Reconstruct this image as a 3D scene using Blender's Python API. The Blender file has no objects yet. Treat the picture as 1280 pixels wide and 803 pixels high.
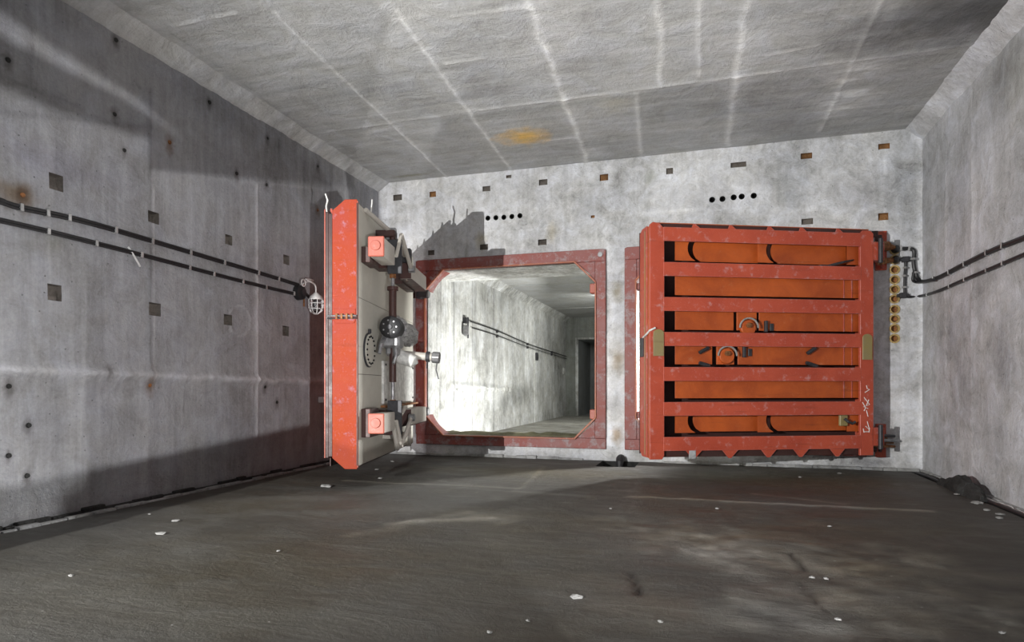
import bpy, bmesh, math, random
import numpy as np
from mathutils import Vector, Matrix
random.seed(7); rng = np.random.RandomState(11)
C = bpy.context.scene.collection
PI = math.pi
# ------------------------------------------------------------------ camera
F = 781.0; CX = 640.0; HY = 483.0; H0 = 1.4
YAW = math.atan(236/F)
cam = bpy.data.cameras.new('camera'); co = bpy.data.objects.new('camera', cam); C.objects.link(co)
co.location = (0, 0, H0); co.rotation_euler = (PI/2, 0, YAW)
cam.sensor_fit = 'HORIZONTAL'; cam.sensor_width = 36; cam.lens = 36*F/1280
cam.shift_y = (HY-401.5)/1280; cam.clip_end = 100; cam.clip_start = .05
bpy.context.scene.camera = co
vs = bpy.context.scene.view_settings
vs.view_transform = 'Standard'; vs.look = 'None'; vs.gamma = 1; vs.use_curve_mapping = False; vs.exposure = 0.0
w = bpy.data.worlds.new('world'); bpy.context.scene.world = w; w.use_nodes = True
w.node_tree.nodes['Background'].inputs[0].default_value = (.75, .78, .85, 1)
w.node_tree.nodes['Background'].inputs[1].default_value = .05
# room dimensions
XL, XR, YD, ZC, YB = -6.47, 3.47, 11.73, 5.64, -7.0
YT = YD+1.3                      # back of the thick end wall
ZI, ZIC = .14, 4.32              # inner tunnel floor and ceiling
# ------------------------------------------------------------------ lights
def area(name, loc, target, size, power, col=(1, 1, 1), sy=None, spread=PI):
    l = bpy.data.lights.new(name, 'AREA'); l.energy = power; l.color = col; l.size = size; l.spread = spread
    if sy: l.shape = 'RECTANGLE'; l.size_y = sy
    o = bpy.data.objects.new(name, l); C.objects.link(o); o.location = loc
    o.rotation_euler = (Vector(target)-Vector(loc)).to_track_quat('-Z', 'Y').to_euler(); return o
def spot(name, loc, target, power, ang, blend, r, col=(1, 1, 1)):
    l = bpy.data.lights.new(name, 'SPOT'); l.energy = power; l.color = col; l.spot_size = math.radians(ang)
    l.spot_blend = blend; l.shadow_soft_size = r
    o = bpy.data.objects.new(name, l); C.objects.link(o); o.location = loc
    o.rotation_euler = (Vector(target)-Vector(loc)).to_track_quat('-Z', 'Y').to_euler(); return o
LB = Vector((1.9, -.9, .45)); LA = Vector((-5.27, -1.0, 2.07))
spot('key_light_right', LB, (-6.4, 6.5, 2.2), 2350, 105, .4, .005, (1, .98, .97))
spot('key_light_left', LA, (-.8, 11.7, 2.4), 5200, 84, .9, .01, (1, .99, .96))
area('soft_fill_light', (-1.0, -4.5, 2.6), (-.5, 10, 2.6), 5.0, 62, (.95, .97, 1), 3.0)
area('up_light', (-.8, 1.9, .12), (-.8, 4.6, 5.6), 2.2, 105, (1, .99, .96), .9, math.radians(125))  # added unseen fill that brightens the ceiling
spot('inner_floor_lamp', (-2.1, 13.9, .5), (-5.5, 14.45, .7), 950, 122, .2, .06, (1, 1, .97))
area('inner_far_fill', (-2.4, 19.5, 3.9), (-4.2, 22, .5), 1.0, 85, (1, 1, .95))  # added fill with no visible source, lifts the far wall
area('inner_tunnel_lamp_right', (1.6, 15.0, 3.0), (-1.2, 12.4, 1.8), .5, 150, (1, 1, .97), None, math.radians(50))
# ------------------------------------------------------------------ pixel casting onto real planes
fwd = Vector((-math.sin(YAW), math.cos(YAW), 0)); rgt = Vector((math.cos(YAW), math.sin(YAW), 0))
def ray(px, py): return fwd + rgt*((px-CX)/F) + Vector((0, 0, -(py-HY)/F))
def cast(px, py, axis, val):
    d = ray(px, py); o = Vector((0, 0, H0)); t = (val-o[axis])/d[axis]; return o+d*t
def eW(px, py, off=0): return cast(px, py, 1, YD-off)          # end wall
def lW(px, py, off=0): return cast(px, py, 0, XL+off)          # left wall
def rW(px, py, off=0): return cast(px, py, 0, XR-off)
def fl(px, py, z=0): return cast(px, py, 2, z)
def ce(px, py, off=0): return cast(px, py, 2, ZC-off)
# ------------------------------------------------------------------ materials
class NT:
    def __init__(s, name):
        s.m = bpy.data.materials.new(name); s.m.use_nodes = True; s.t = s.m.node_tree
        s.b = s.t.nodes['Principled BSDF']; s.co = s.t.nodes.new('ShaderNodeTexCoord').outputs['Object']
    def lk(s, a, b): s.t.links.new(a, b)
    def val(s, inp, v):
        if hasattr(v, 'links') or hasattr(v, 'is_output') : s.lk(v, inp)
        else: inp.default_value = v
    def mapped(s, sc, loc=(0, 0, 0)):
        n = s.t.nodes.new('ShaderNodeMapping'); s.lk(s.co, n.inputs[0]); n.inputs['Scale'].default_value = sc
        n.inputs['Location'].default_value = loc; return n.outputs[0]
    def noise(s, scale, sc=(1, 1, 1), detail=4, rough=.55, dist=0, loc=(0, 0, 0)):
        n = s.t.nodes.new('ShaderNodeTexNoise'); s.lk(s.mapped(sc, loc), n.inputs['Vector'])
        n.inputs['Scale'].default_value = scale; n.inputs['Detail'].default_value = detail
        n.inputs['Roughness'].default_value = rough; n.inputs['Distortion'].default_value = dist; return n.outputs[0]
    def rng(s, v, a, b, c, d):
        n = s.t.nodes.new('ShaderNodeMapRange'); s.lk(v, n.inputs[0])
        for i, q in enumerate((a, b, c, d)): n.inputs[i+1].default_value = q
        return n.outputs[0]
    def math(s, op, a, b):
        n = s.t.nodes.new('ShaderNodeMath'); n.operation = op; s.val(n.inputs[0], a); s.val(n.inputs[1], b); return n.outputs[0]
    def mix(s, f, a, b, mode='MIX'):
        n = s.t.nodes.new('ShaderNodeMix'); n.data_type = 'RGBA'; n.blend_type = mode
        s.val(n.inputs[0], f); s.val(n.inputs[6], a); s.val(n.inputs[7], b); return n.outputs[2]
    def attr(s, name):
        n = s.t.nodes.new('ShaderNodeAttribute'); n.attribute_name = name; return n.outputs['Color']
    def bump(s, h, dist, strength=1, prev=None):
        n = s.t.nodes.new('ShaderNodeBump'); s.lk(h, n.inputs['Height']); n.inputs['Distance'].default_value = dist
        n.inputs['Strength'].default_value = strength
        if prev: s.lk(prev, n.inputs['Normal'])
        return n.outputs[0]
    def pits(s, scale, lo, hi, sc=(1, 1, 1)):
        n = s.t.nodes.new('ShaderNodeTexVoronoi'); s.lk(s.mapped(sc), n.inputs['Vector']); n.inputs['Scale'].default_value = scale
        return s.rng(n.outputs['Distance'], lo, hi, 0, 1)
def c4(c): return (c[0], c[1], c[2], 1)
def concrete(name, base, contrast=.35, streak=(5, 5, .35), rough=.8, tint=False, cool=(.95, .97, 1.03), pit=True, bumpk=1.0, sw=.8, mw=.5):
    n = NT(name)
    big = n.noise(.55, detail=5, rough=.6); med = n.noise(2.2, detail=6, rough=.65, dist=.6, loc=(3, 1, 7))
    st = n.noise(1.6, streak, detail=6, rough=.7, dist=.3); fine = n.noise(30, detail=5, rough=.7)
    v = n.math('ADD', n.rng(big, .3, .7, -contrast, contrast), n.rng(med, .3, .7, -contrast*.8, contrast*.8))
    v = n.math('ADD', v, n.rng(st, .3, .7, -contrast*sw, contrast*sw))
    mo = n.noise(5.5, detail=8, rough=.78, dist=.8, loc=(9, 4, 2)); v = n.math('ADD', v, n.rng(mo, .32, .68, -contrast*mw, contrast*mw))
    v = n.math('ADD', v, n.rng(fine, .3, .7, -.10, .10))
    v = n.math('MAXIMUM', n.math('ADD', v, 1.0), .3)
    if pit: v = n.math('MULTIPLY', v, n.rng(n.pits(9, .03, .09), 0, 1, .62, 1))
    col = n.mix(n.rng(med, .4, .65, 0, 1), c4(base), c4([base[i]*cool[i] for i in range(3)]))
    cm = n.t.nodes.new('ShaderNodeCombineColor')
    for i in range(3): n.lk(v, cm.inputs[i])
    col = n.mix(1.0, col, cm.outputs[0], 'MULTIPLY')
    if tint: col = n.mix(1.0, col, n.attr('tint'), 'MULTIPLY')
    n.lk(col, n.b.inputs['Base Color'])
    n.b.inputs['Roughness'].default_value = rough; n.b.inputs['Specular IOR Level'].default_value = .3
    b = n.bump(med, .06*bumpk, .6); b = n.bump(mo, .03*bumpk, .6, b); b = n.bump(fine, .012*bumpk, .6, b)
    if pit: b = n.bump(n.pits(9, .03, .09), .01, .8, b)
    n.lk(b, n.b.inputs['Normal']); return n.m
def paint(name, base, alt, rough=.45, wear=(.55, .40, .45), wearlo=.62, metal=0, amount=.55, rust=(.12, .03, .012), spec=.5, edge=False):
    n = NT(name)
    a = n.noise(1.6, detail=6, rough=.65, dist=.5); b = n.noise(7, detail=6, rough=.7); f = n.noise(55, detail=3)
    s = n.noise(3, (.4, .4, 5), detail=5, rough=.7)
    col = n.mix(n.rng(a, .35, .65, 0, 1), c4(base), c4(alt))
    col = n.mix(n.rng(b, wearlo, wearlo+.14, 0, amount), col, c4(wear))
    col = n.mix(n.rng(s, .60, .78, 0, .6), col, c4(rust))
    col = n.mix(n.rng(f, .62, .75, 0, .35), col, c4(wear))
    if edge:  # pale worn edges, also painting in bright edge highlights
        bv = n.t.nodes.new('ShaderNodeBevel'); bv.samples = 4; bv.inputs['Radius'].default_value = .014
        ge = n.t.nodes.new('ShaderNodeNewGeometry'); dt = n.t.nodes.new('ShaderNodeVectorMath'); dt.operation = 'DOT_PRODUCT'
        n.lk(bv.outputs[0], dt.inputs[0]); n.lk(ge.outputs['Normal'], dt.inputs[1])
        col = n.mix(n.math('MULTIPLY', n.rng(dt.outputs['Value'], .99, .80, 0, .7), n.rng(b, .35, .6, .2, 1)), col, c4(wear))
    n.lk(col, n.b.inputs['Base Color']); n.b.inputs['Metallic'].default_value = metal
    n.b.inputs['Specular IOR Level'].default_value = spec
    n.lk(n.rng(b, .3, .7, rough-.08, rough+.15), n.b.inputs['Roughness'])
    n.lk(n.bump(b, .006, .4, n.bump(f, .002, .4)), n.b.inputs['Normal']); return n.m
def plain(name, base, rough=.6, metal=0, var=.25, scale=12):
    n = NT(name); a = n.noise(scale, detail=5, rough=.65)
    n.lk(n.mix(n.rng(a, .35, .65, 0, 1), c4([x*(1-var) for x in base]), c4([x*(1+var) for x in base])), n.b.inputs['Base Color'])
    n.b.inputs['Roughness'].default_value = rough; n.b.inputs['Metallic'].default_value = metal
    n.lk(n.bump(a, .003, .4), n.b.inputs['Normal']); return n.m
M = {
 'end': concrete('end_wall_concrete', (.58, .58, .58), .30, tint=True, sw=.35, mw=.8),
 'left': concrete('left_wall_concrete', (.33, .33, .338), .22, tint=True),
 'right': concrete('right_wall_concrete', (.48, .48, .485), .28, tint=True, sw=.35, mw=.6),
 'ceil': concrete('ceiling_concrete', (.42, .42, .41), .17, streak=(.5, 6, 1), tint=True, pit=False),
 'inner': concrete('inner_tunnel_concrete', (.60, .60, .57), .42, tint=False),
 'innerfloor': concrete('inner_floor_concrete', (.34, .33, .29), .35, streak=(1, 1, 1)),
 'pocket': concrete('broken_concrete', (.16, .14, .12), .4, streak=(1, 1, 1), bumpk=3),
 'rustpocket': concrete('rusty_pocket', (.30, .15, .06), .4, streak=(1, 1, 1), bumpk=3),
 'kerb': concrete('kerb_mortar', (.36, .36, .35), .4, streak=(1, 1, 1), bumpk=2),
 'dirt': concrete('dark_dirt', (.04, .04, .038), .4, streak=(1, 1, 1), bumpk=3),
 'chip': concrete('pale_chip', (.30, .295, .28), .3, streak=(1, 1, 1)),
 'red': paint('red_oxide_paint', (.50, .085, .042), (.40, .060, .030), wear=(.52, .30, .30), amount=.7, wearlo=.56, edge=True),
 'orange': paint('orange_primer', (.52, .105, .018), (.34, .060, .012), wear=(.48, .20, .10), amount=.5, wearlo=.60),
 'edge': paint('bright_orange_edge_paint', (.33, .050, .014), (.31, .052, .032), wear=(.34, .18, .23), amount=.7, rough=.6, wearlo=.56, spec=.12),
 'frame': paint('worn_frame_paint', (.27, .055, .04), (.25, .10, .095), wear=(.33, .28, .29), amount=.8, wearlo=.50, rough=.55),
 'maroon': paint('maroon_paint_and_shade', (.06, .022, .018), (.045, .02, .018), wear=(.16, .10, .10), amount=.4),  # real maroon paint, also the shade colour in leaf recesses
 'skin': paint('beige_leaf_paint', (.60, .58, .51), (.53, .51, .45), wear=(.50, .49, .45), amount=.5, rust=(.20, .18, .15), rough=.6),
 'bar': paint('cream_bar_paint', (.52, .49, .44), (.46, .43, .39), wear=(.55, .53, .5), amount=.4, rust=(.20, .13, .09)),
 'capred': paint('lock_cap_red', (.44, .12, .08), (.40, .10, .07), wear=(.48, .30, .28), amount=.6),
 'steel': plain('grey_steel', (.30, .30, .31), .4, .6), 'darksteel': plain('dark_steel', (.045, .045, .05), .5, .3),
 'rustiron': plain('rusty_iron', (.24, .10, .035), .7, .2, .5, 20),
 'rubber': plain('black_rubber', (.018, .018, .02), .5), 'white': plain('white_enamel', (.72, .72, .72), .35, 0, .08),
 'olive': paint('olive_primer', (.28, .22, .07), (.26, .21, .13), wear=(.35, .30, .24), amount=.5),
 'black': plain('black_cavity', (.006, .006, .006), .9), 'chalk': plain('white_chalk', (.75, .7, .68), .9, 0, .05),
 'brass': plain('yellow_ring', (.42, .30, .12), .6, .2, .4, 25), 'clipm': plain('bright_clip', (.45, .45, .45), .35, .5),
 'fardark': concrete('dark_doorway', (.34, .35, .34), .15, pit=False), 'pale': plain('pale_paint', (.62, .62, .6), .5),
}
def glassy():
    n = NT('clear_glass'); n.b.inputs['Transmission Weight'].default_value = 1; n.b.inputs['Roughness'].default_value = .05
    n.b.inputs['Base Color'].default_value = (.95, .97, 1, 1); return n.m
M['glass'] = glassy()
def wrap():
    n = NT('crumpled_silver_wrap'); a = n.noise(9, (1, 1, 2.4), detail=6, rough=.6, dist=1.2)
    n.lk(n.mix(n.rng(a, .35, .65, 0, 1), (.20, .20, .21, 1), (.62, .62, .63, 1)), n.b.inputs['Base Color'])
    n.b.inputs['Metallic'].default_value = .55; n.b.inputs['Roughness'].default_value = .3
    n.lk(n.bump(a, .05, 1), n.b.inputs['Normal']); return n.m
M['wrap'] = wrap()
# floor material
def floor_mat():
    n = NT('damp_dirty_floor')
    big = n.noise(.35, (1, 1, 1), detail=5, rough=.6); med = n.noise(1.1, (1, 1.8, 1), detail=7, rough=.65, dist=.9)
    fine = n.noise(12, (1, 1.3, 1), detail=8, rough=.8); grit = n.noise(70, detail=3)
    st = n.noise(1.3, (.45, 2.6, 1), detail=6, rough=.65, dist=1.4)
    col = n.mix(n.rng(big, .38, .62, 0, 1), (.064, .056, .039, 1), (.070, .069, .064, 1))
    col = n.mix(n.rng(med, .45, .72, 0, .45), col, (.12, .118, .11, 1))
    col = n.mix(n.rng(st, .60, .78, 0, .5), col, (.16, .158, .15, 1))
    col = n.mix(n.rng(fine, .35, .7, 0, .45), col, (.05, .047, .042, 1))
    col = n.mix(1.0, col, n.attr('tint'), 'MULTIPLY')
    # small pale specks of grit
    v = n.t.nodes.new('ShaderNodeTexVoronoi'); n.lk(n.mapped((1, 1, 1)), v.inputs['Vector']); v.inputs['Scale'].default_value = 5
    col = n.mix(n.rng(v.outputs['Distance'], .02, .045, .8, 0), col, (.42, .41, .4, 1))
    n.lk(col, n.b.inputs['Base Color']); n.b.inputs['Specular IOR Level'].default_value = .35
    n.lk(n.rng(med, .35, .65, .42, .75), n.b.inputs['Roughness'])
    b = n.bump(med, .05, .5); b = n.bump(st, .04, .6, b); b = n.bump(fine, .03, .8, b); b = n.bump(grit, .004, .5, b)
    n.lk(b, n.b.inputs['Normal']); return n.m
M['floor'] = floor_mat()
# ------------------------------------------------------------------ object helpers
def link(name, me, m, parent=None):
    o = bpy.data.objects.new(name, me); C.objects.link(o)
    if m is not None: me.materials.append(m)
    if parent: o.parent = parent
    return o
def obj(name, bm, m, parent=None, bevel=0, smooth=False):
    bmesh.ops.recalc_face_normals(bm, faces=bm.faces)
    if bevel:
        es = [e for e in bm.edges if len(e.link_faces) == 2 and e.calc_face_angle(0) > .6]
        bmesh.ops.bevel(bm, geom=es, offset=bevel, segments=1, affect='EDGES', clamp_overlap=True)
    me = bpy.data.meshes.new(name); bm.to_mesh(me); bm.free()
    if smooth:
        for p in me.polygons: p.use_smooth = True
        me.set_sharp_from_angle(angle=.7)
    return link(name, me, m, parent)
def tag(o, label, cat, group=None):
    o['label'] = label; o['category'] = cat
    if group: o['group'] = group
    return o
def struct(o): o['kind'] = 'structure'; return o
def thing(name, label, cat, loc=(0, 0, 0), rotz=0, group=None):
    o = bpy.data.objects.new(name, None); C.objects.link(o); o.location = loc; o.rotation_euler = (0, 0, rotz)
    o.empty_display_size = .2; return tag(o, label, cat, group)
def box(bm, a, b, mp=None):
    xs = (min(a[0], b[0]), max(a[0], b[0])); ys = (min(a[1], b[1]), max(a[1], b[1])); zs = (min(a[2], b[2]), max(a[2], b[2]))
    v = [bm.verts.new(mp(Vector((x, y, z))) if mp else (x, y, z)) for x in xs for y in ys for z in zs]
    for f in ((0, 1, 3, 2), (4, 6, 7, 5), (0, 4, 5, 1), (2, 3, 7, 6), (0, 2, 6, 4), (1, 5, 7, 3)): bm.faces.new([v[i] for i in f])
def tube(bm, pts, r, seg=10, caps=True, mp=None):
    pts = [Vector(p) for p in pts]; rs = r if isinstance(r, (list, tuple)) else [r]*len(pts); rings = []
    up = None
    for i, p in enumerate(pts):
        d = (pts[min(i+1, len(pts)-1)]-pts[max(i-1, 0)]).normalized()
        if up is None: up = Vector((0, 0, 1)) if abs(d.z) < .9 else Vector((1, 0, 0))
        a = d.cross(up).normalized(); b = d.cross(a).normalized(); up = a.cross(d)
        ring = []
        for k in range(seg):
            q = p + (a*math.cos(2*PI*k/seg)+b*math.sin(2*PI*k/seg))*rs[i]
            ring.append(bm.verts.new(mp(q) if mp else q))
        rings.append(ring)
    for i in range(len(rings)-1):
        for k in range(seg): bm.faces.new((rings[i][k], rings[i][(k+1) % seg], rings[i+1][(k+1) % seg], rings[i+1][k]))
    if caps: bm.faces.new(rings[0][::-1]); bm.faces.new(rings[-1])
def prism(bm, poly, ext, mp=None):
    """poly: list of 3D points, ext: extrusion vector"""
    ext = Vector(ext); g = mp or (lambda q: q)
    a = [bm.verts.new(g(Vector(p))) for p in poly]; b = [bm.verts.new(g(Vector(p)+ext)) for p in poly]; n = len(a)
    bm.faces.new(a[::-1]); bm.faces.new(b)
    for i in range(n): bm.faces.new((a[i], a[(i+1) % n], b[(i+1) % n], b[i]))
def B(): return bmesh.new()
# value noise for relief and weathering maps
LAT = rng.rand(64, 64)
def vn(x, y, s, seed=0):
    x = x*s+seed*7.3; y = y*s+seed*3.1
    xi = np.floor(x).astype(int); yi = np.floor(y).astype(int); fx = x-xi; fy = y-yi
    fx = fx*fx*(3-2*fx); fy = fy*fy*(3-2*fy)
    g = lambda i, j: LAT[i % 64, j % 64]
    return (g(xi, yi)*(1-fx)+g(xi+1, yi)*fx)*(1-fy)+(g(xi, yi+1)*(1-fx)+g(xi+1, yi+1)*fx)*fy
def fb(x, y, s, seed=0): return (vn(x, y, s, seed)+.5*vn(x, y, s*2.1, seed+1)+.25*vn(x, y, s*4.3, seed+2)+.125*vn(x, y, s*9, seed+3))/1.875
class Surf:
    """weathering + relief map of a wall in its own (u,v) metres"""
    def __init__(s, u, v): s.u = u; s.v = v; s.t = np.ones((len(u), 3)); s.h = np.zeros(len(u))
    def seam(s, p0, p1, wd, hgt, bright, rag=.5, seed=0, soft=1.0):
        p0 = np.array(p0); p1 = np.array(p1); d = p1-p0; L = np.hypot(*d); d = d/L
        t = (s.u-p0[0])*d[0]+(s.v-p0[1])*d[1]; q = (s.u-p0[0])*-d[1]+(s.v-p0[1])*d[0]
        q = q+(fb(t, q*0, 3, seed+5)-.5)*wd*rag*2
        m = np.clip((t+.03)/.06, 0, 1)*np.clip((L+.03-t)/.06, 0, 1)
        g = np.exp(-(q/wd)**2)*m*(1-rag*.7+rag*1.4*fb(t, q*2, 5, seed+9))
        s.h += hgt*g; s.t *= (1+(bright-1)*np.clip(g, 0, 1))[:, None]
        if soft: s.t *= (1+(bright-1)*.22*np.exp(-(q/(wd*5))**2)*m*fb(t, q, 2, seed+3))[:, None]
    def stain(s, p, ru, rv, col, k=.8, seed=0, drip=0):
        du = s.u-p[0]; dv = s.v-p[1]
        if drip: dv = np.where(dv < 0, dv/(1+drip), dv)
        r = np.sqrt((du/ru)**2+(dv/rv)**2)+(fb(s.u, s.v, 6/max(ru, rv)*.3+3, seed)-.5)*.9
        g = np.clip(1.25-r, 0, 1)*k; s.t *= 1+(np.array(col)-1)[None, :]*g[:, None]
    def rect(s, u0, u1, v0, v1, bright, seed=0, e=.02):
        j = (fb(s.u, s.v, 4, seed)-.5)*.05
        m = np.clip((s.u-u0+j)/e, 0, 1)*np.clip((u1-s.u+j)/e, 0, 1)*np.clip((s.v-v0+j)/e, 0, 1)*np.clip((v1-s.v+j)/e, 0, 1)
        s.t *= (1+(bright-1)*m*(.6+.8*fb(s.u, s.v, 2, seed+4)))[:, None]; s.h += .004*m*(bright-1)
def grid(name, org, U, V, N, u0, u1, v0, v1, step, holes, fn, m, parent=None, rag=None):
    org, U, V, N = map(Vector, (org, U, V, N))
    def lines(a, b, extra):
        k = sorted(set([round(x, 4) for x in [a, b]+[e for e in extra if a < e < b]])); out = [k[0]]
        for p, q in zip(k, k[1:]):
            n = max(1, int(math.ceil((q-p)/step))); out += [p+(q-p)*i/n for i in range(1, n+1)]
        return np.array(out)
    us = lines(u0, u1, [h[i] for h in holes for i in (0, 1)]); vs_ = lines(v0, v1, [h[i] for h in holes for i in (2, 3)])
    nu, nv = len(us), len(vs_); uu, vv = np.meshgrid(us, vs_, indexing='ij'); uf, vf = uu.ravel(), vv.ravel()
    s = Surf(uf, vf); fn(s)
    co_ = np.array(org)[None]+uf[:, None]*np.array(U)+vf[:, None]*np.array(V)+s.h[:, None]*np.array(N)
    uc = (us[:-1]+us[1:])/2; vc = (vs_[:-1]+vs_[1:])/2; keep = np.ones((nu-1, nv-1), bool)
    for h in holes: keep &= ~(((uc > h[0]) & (uc < h[1]))[:, None] & ((vc > h[2]) & (vc < h[3]))[None])
    i, j = np.nonzero(keep); a = i*nv+j
    flip = U.cross(V).dot(N) < 0
    q = np.stack([a, a+nv, a+nv+1, a+1], 1)
    if flip: q = q[:, ::-1]
    me = bpy.data.meshes.new(name); nf = len(q)
    me.vertices.add(len(co_)); me.vertices.foreach_set('co', co_.ravel().astype('f'))
    me.loops.add(nf*4); me.loops.foreach_set('vertex_index', q.ravel().astype('i'))
    me.polygons.add(nf); me.polygons.foreach_set('loop_start', np.arange(0, nf*4, 4, dtype='i'))
    me.update(calc_edges=True); me.validate()
    at = me.color_attributes.new('tint', 'FLOAT_COLOR', 'POINT')
    at.data.foreach_set('color', np.concatenate([s.t, np.ones((len(s.t), 1))], 1).ravel().astype('f'))
    me.polygons.foreach_set('use_smooth', np.ones(nf, bool))
    return link(name, me, m, parent)
def pocket(h, org, U, V, N, parent, m, depth=.10, name='tie_pocket'):
    """open box behind a rectangular hole in a wall, rough-backed"""
    org, U, V, N = map(Vector, (org, U, V, N)); bm = B()
    P = lambda u, v, d: bm.verts.new(org+U*u+V*v-N*d)
    f = [P(h[0], h[2], 0), P(h[1], h[2], 0), P(h[1], h[3], 0), P(h[0], h[3], 0)]
    k = [P(h[0]+.01, h[2]+.01, depth*random.uniform(.7, 1)), P(h[1]-.01, h[2]+.01, depth*random.uniform(.5, 1)),
         P(h[1]-.01, h[3]-.01, depth*random.uniform(.5, 1)), P(h[0]+.01, h[3]-.01, depth*random.uniform(.7, 1))]
    bm.faces.new(k)
    for i in range(4): bm.faces.new((f[i], f[(i+1) % 4], k[(i+1) % 4], k[i]))
    # broken lip
    for a, b in ((h[0], h[1]),):
        box(bm, (0, 0, 0), (1, 1, 1), lambda q: org+U*(h[0]+(h[1]-h[0])*(.1+.7*q.x))+V*(h[2]+(h[3]-h[2])*(.05+.25*q.y))-N*(depth*(.35+.6*q.z)))
    return obj(name, bm, m, parent)
# ------------------------------------------------------------------ END WALL
OL = (-5.36, -1.90, .42, 3.74); OR = (-1.13, 2.45, .42, 3.74)
def ehole(px, py, w_=.15, h_=.11):
    p = eW(px, py); return (p.x-w_/2, p.x+w_/2, p.z-h_/2, p.z+h_/2)
epk = [(608, 236, .16, .10, 0), (636, 221, .11, .06, 0), (679, 228, .17, .11, 0), (755, 222, .16, .12, 1), (837, 214, .12, .11, 0),
       (678, 303, .17, .11, 0), (923, 206, .26, .09, 0), (1008, 195, .18, .10, 1), (1105, 183, .17, .09, 1), (1009, 277, .18, .10, 0),
       (1104, 271, .15, .12, 1), (497, 247, .20, .12, 0), (541, 243, .14, .11, 1), (605, 309, .17, .11, 0), (539, 316, .14, .1, 0), (741, 271, .07, .05, 1)]
holes = [OL, OR]; pk = []
for p in epk: h = ehole(*p[:4]); holes.append(h); pk.append((h, p[4]))
small = [(610, 273), (620, 272.5), (630, 272), (640, 271), (650, 270), (890, 250), (903, 249), (917, 247), (927, 246), (942, 245)]
col = [(1118, 313), (1118, 325), (1118, 337.5), (1118, 350), (1118, 362), (1118, 374), (1118, 387), (1118, 399), (1118, 411), (1118, 423.5)]
bores = []
for i, q in enumerate(small+col):
    k = .033 if i < 10 else .054; p = eW(*q); bores.append((p.x-k, p.x+k, p.z-k, p.z+k))
def seams_end(s):
    P = lambda px, py: (eW(px, py).x, eW(px, py).z)
    s.seam(P(480, 480), P(540, 482), .02, .012, 1.25, .8, 1)
    for i, (a, b, wd, br) in enumerate([((707, 205), (707, 305), .03, .86), ((760, 200), (764, 560), .09, 1.22), ((1105, 180), (1105, 280), .03, 1.18),
            ((1150, 170), (1153, 590), .05, 1.25), ((765, 270), (870, 262), .03, 1.12), ((720, 232), (750, 231), .02, .85),
            ((610, 289), (700, 286), .02, 1.15), ((820, 262), (1100, 262), .04, 1.1), ((1128, 380), (1128, 560), .03, 1.12), ((1107, 562), (1150, 560), .02, .85)]):
        s.seam(P(*a), P(*b), wd, .006, br, .7, i+3)
    for i, (px, py, a, b, c, k) in enumerate([(985, 235, .35, .6, (.72, .73, .74), .8), (1130, 240, .35, 1.2, (.74, .75, .76), .8), (1075, 240, .5, .35, (.78, .78, .8), .8),
            (740, 260, .35, .45, (.76, .76, .76), .9), (650, 230, .8, .4, (.82, .82, .82), .8), (540, 230, .3, .2, (.8, .78, .74), .7), (600, 300, .12, .2, (.78, .70, .52), .8),
            (690, 290, .12, .25, (.92, .85, .7), .8), (812, 221, .12, .15, (.7, .72, .66), .8), (775, 220, .15, .4, (.8, .8, .8), .8), (880, 240, .5, .4, (.80, .80, .81), .8),
            (772, 365, .12, .2, (.62, .55, .42), .9), (773, 450, .13, .25, (.55, .45, .34), .9), (771, 545, .12, .16, (.5, .38, .26), .9), (765, 505, .25, .2, (.8, .8, .82), .8),
            (1130, 470, .3, .5, (.85, .85, .86), .8), (640, 568, 1.6, .10, (.75, .75, .76), .8), (960, 578, .5, .08, (.6, .6, .61), .9), (1085, 578, .4, .09, (.55, .55, .56), .9), (850, 582, .6, .05, (.6, .6, .6), .9)]):
        s.stain(P(px, py), a, b, c, k, i)
    s.h += (fb(s.u, s.v, 2.5, 3)-.5)*.02
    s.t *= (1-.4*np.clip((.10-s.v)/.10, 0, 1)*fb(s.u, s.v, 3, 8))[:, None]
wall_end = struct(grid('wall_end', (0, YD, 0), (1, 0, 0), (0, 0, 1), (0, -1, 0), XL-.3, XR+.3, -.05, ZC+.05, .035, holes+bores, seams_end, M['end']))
for h, r in pk: pocket(h, (0, YD, 0), (1, 0, 0), (0, 0, 1), (0, -1, 0), wall_end, M['rustpocket' if r else 'pocket'], .06)
# reveals of the two openings (thick wall)
for O in (OL, OR):
    bm = B(); x0, x1, z0, z1 = O; z0 = z0-.04
    for a in (((x0, z0), (x0, z1)), ((x0, z1), (x1, z1)), ((x1, z1), (x1, z0)), ((x1, z0), (x0, z0))):
        (p, q), (r, s_) = a
        bm.faces.new([bm.verts.new(v) for v in ((p, YD, q), (r, YD, s_), (r, YT, s_), (p, YT, q))])
    obj('opening_reveal', bm, M['inner'], wall_end)
def ring_hole(p, ro, ri, m, parent, name, N=Vector((0, -1, 0)), pr=.012, depth=.12, back='black'):
    bm = B(); a = Vector((1, 0, 0)); b = Vector((0, 0, 1)); n = 16
    def rg(r, d): return [bm.verts.new(p+(a*math.cos(2*PI*k/n)+b*math.sin(2*PI*k/n))*r+N*d) for k in range(n)]
    R = [rg(ro, -.02), rg(ro, pr), rg(ri, pr), rg(ri, -depth)]
    for i in range(3):
        for k in range(n): bm.faces.new((R[i][k], R[i][(k+1) % n], R[i+1][(k+1) % n], R[i+1][k]))
    o = obj(name, bm, m, parent); bm = B(); bm.faces.new(rg(ri, -depth*.95)); obj('bore_end', bm, M[back], o); return o
for q in small: ring_hole(eW(*q), .050, .032, M['end'], wall_end, 'drill_hole', pr=.014)
for q in col: ring_hole(eW(*q), .079, .054, M['brass'], wall_end, 'conduit_sleeve', pr=.018, depth=.07, back='rustiron')
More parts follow.
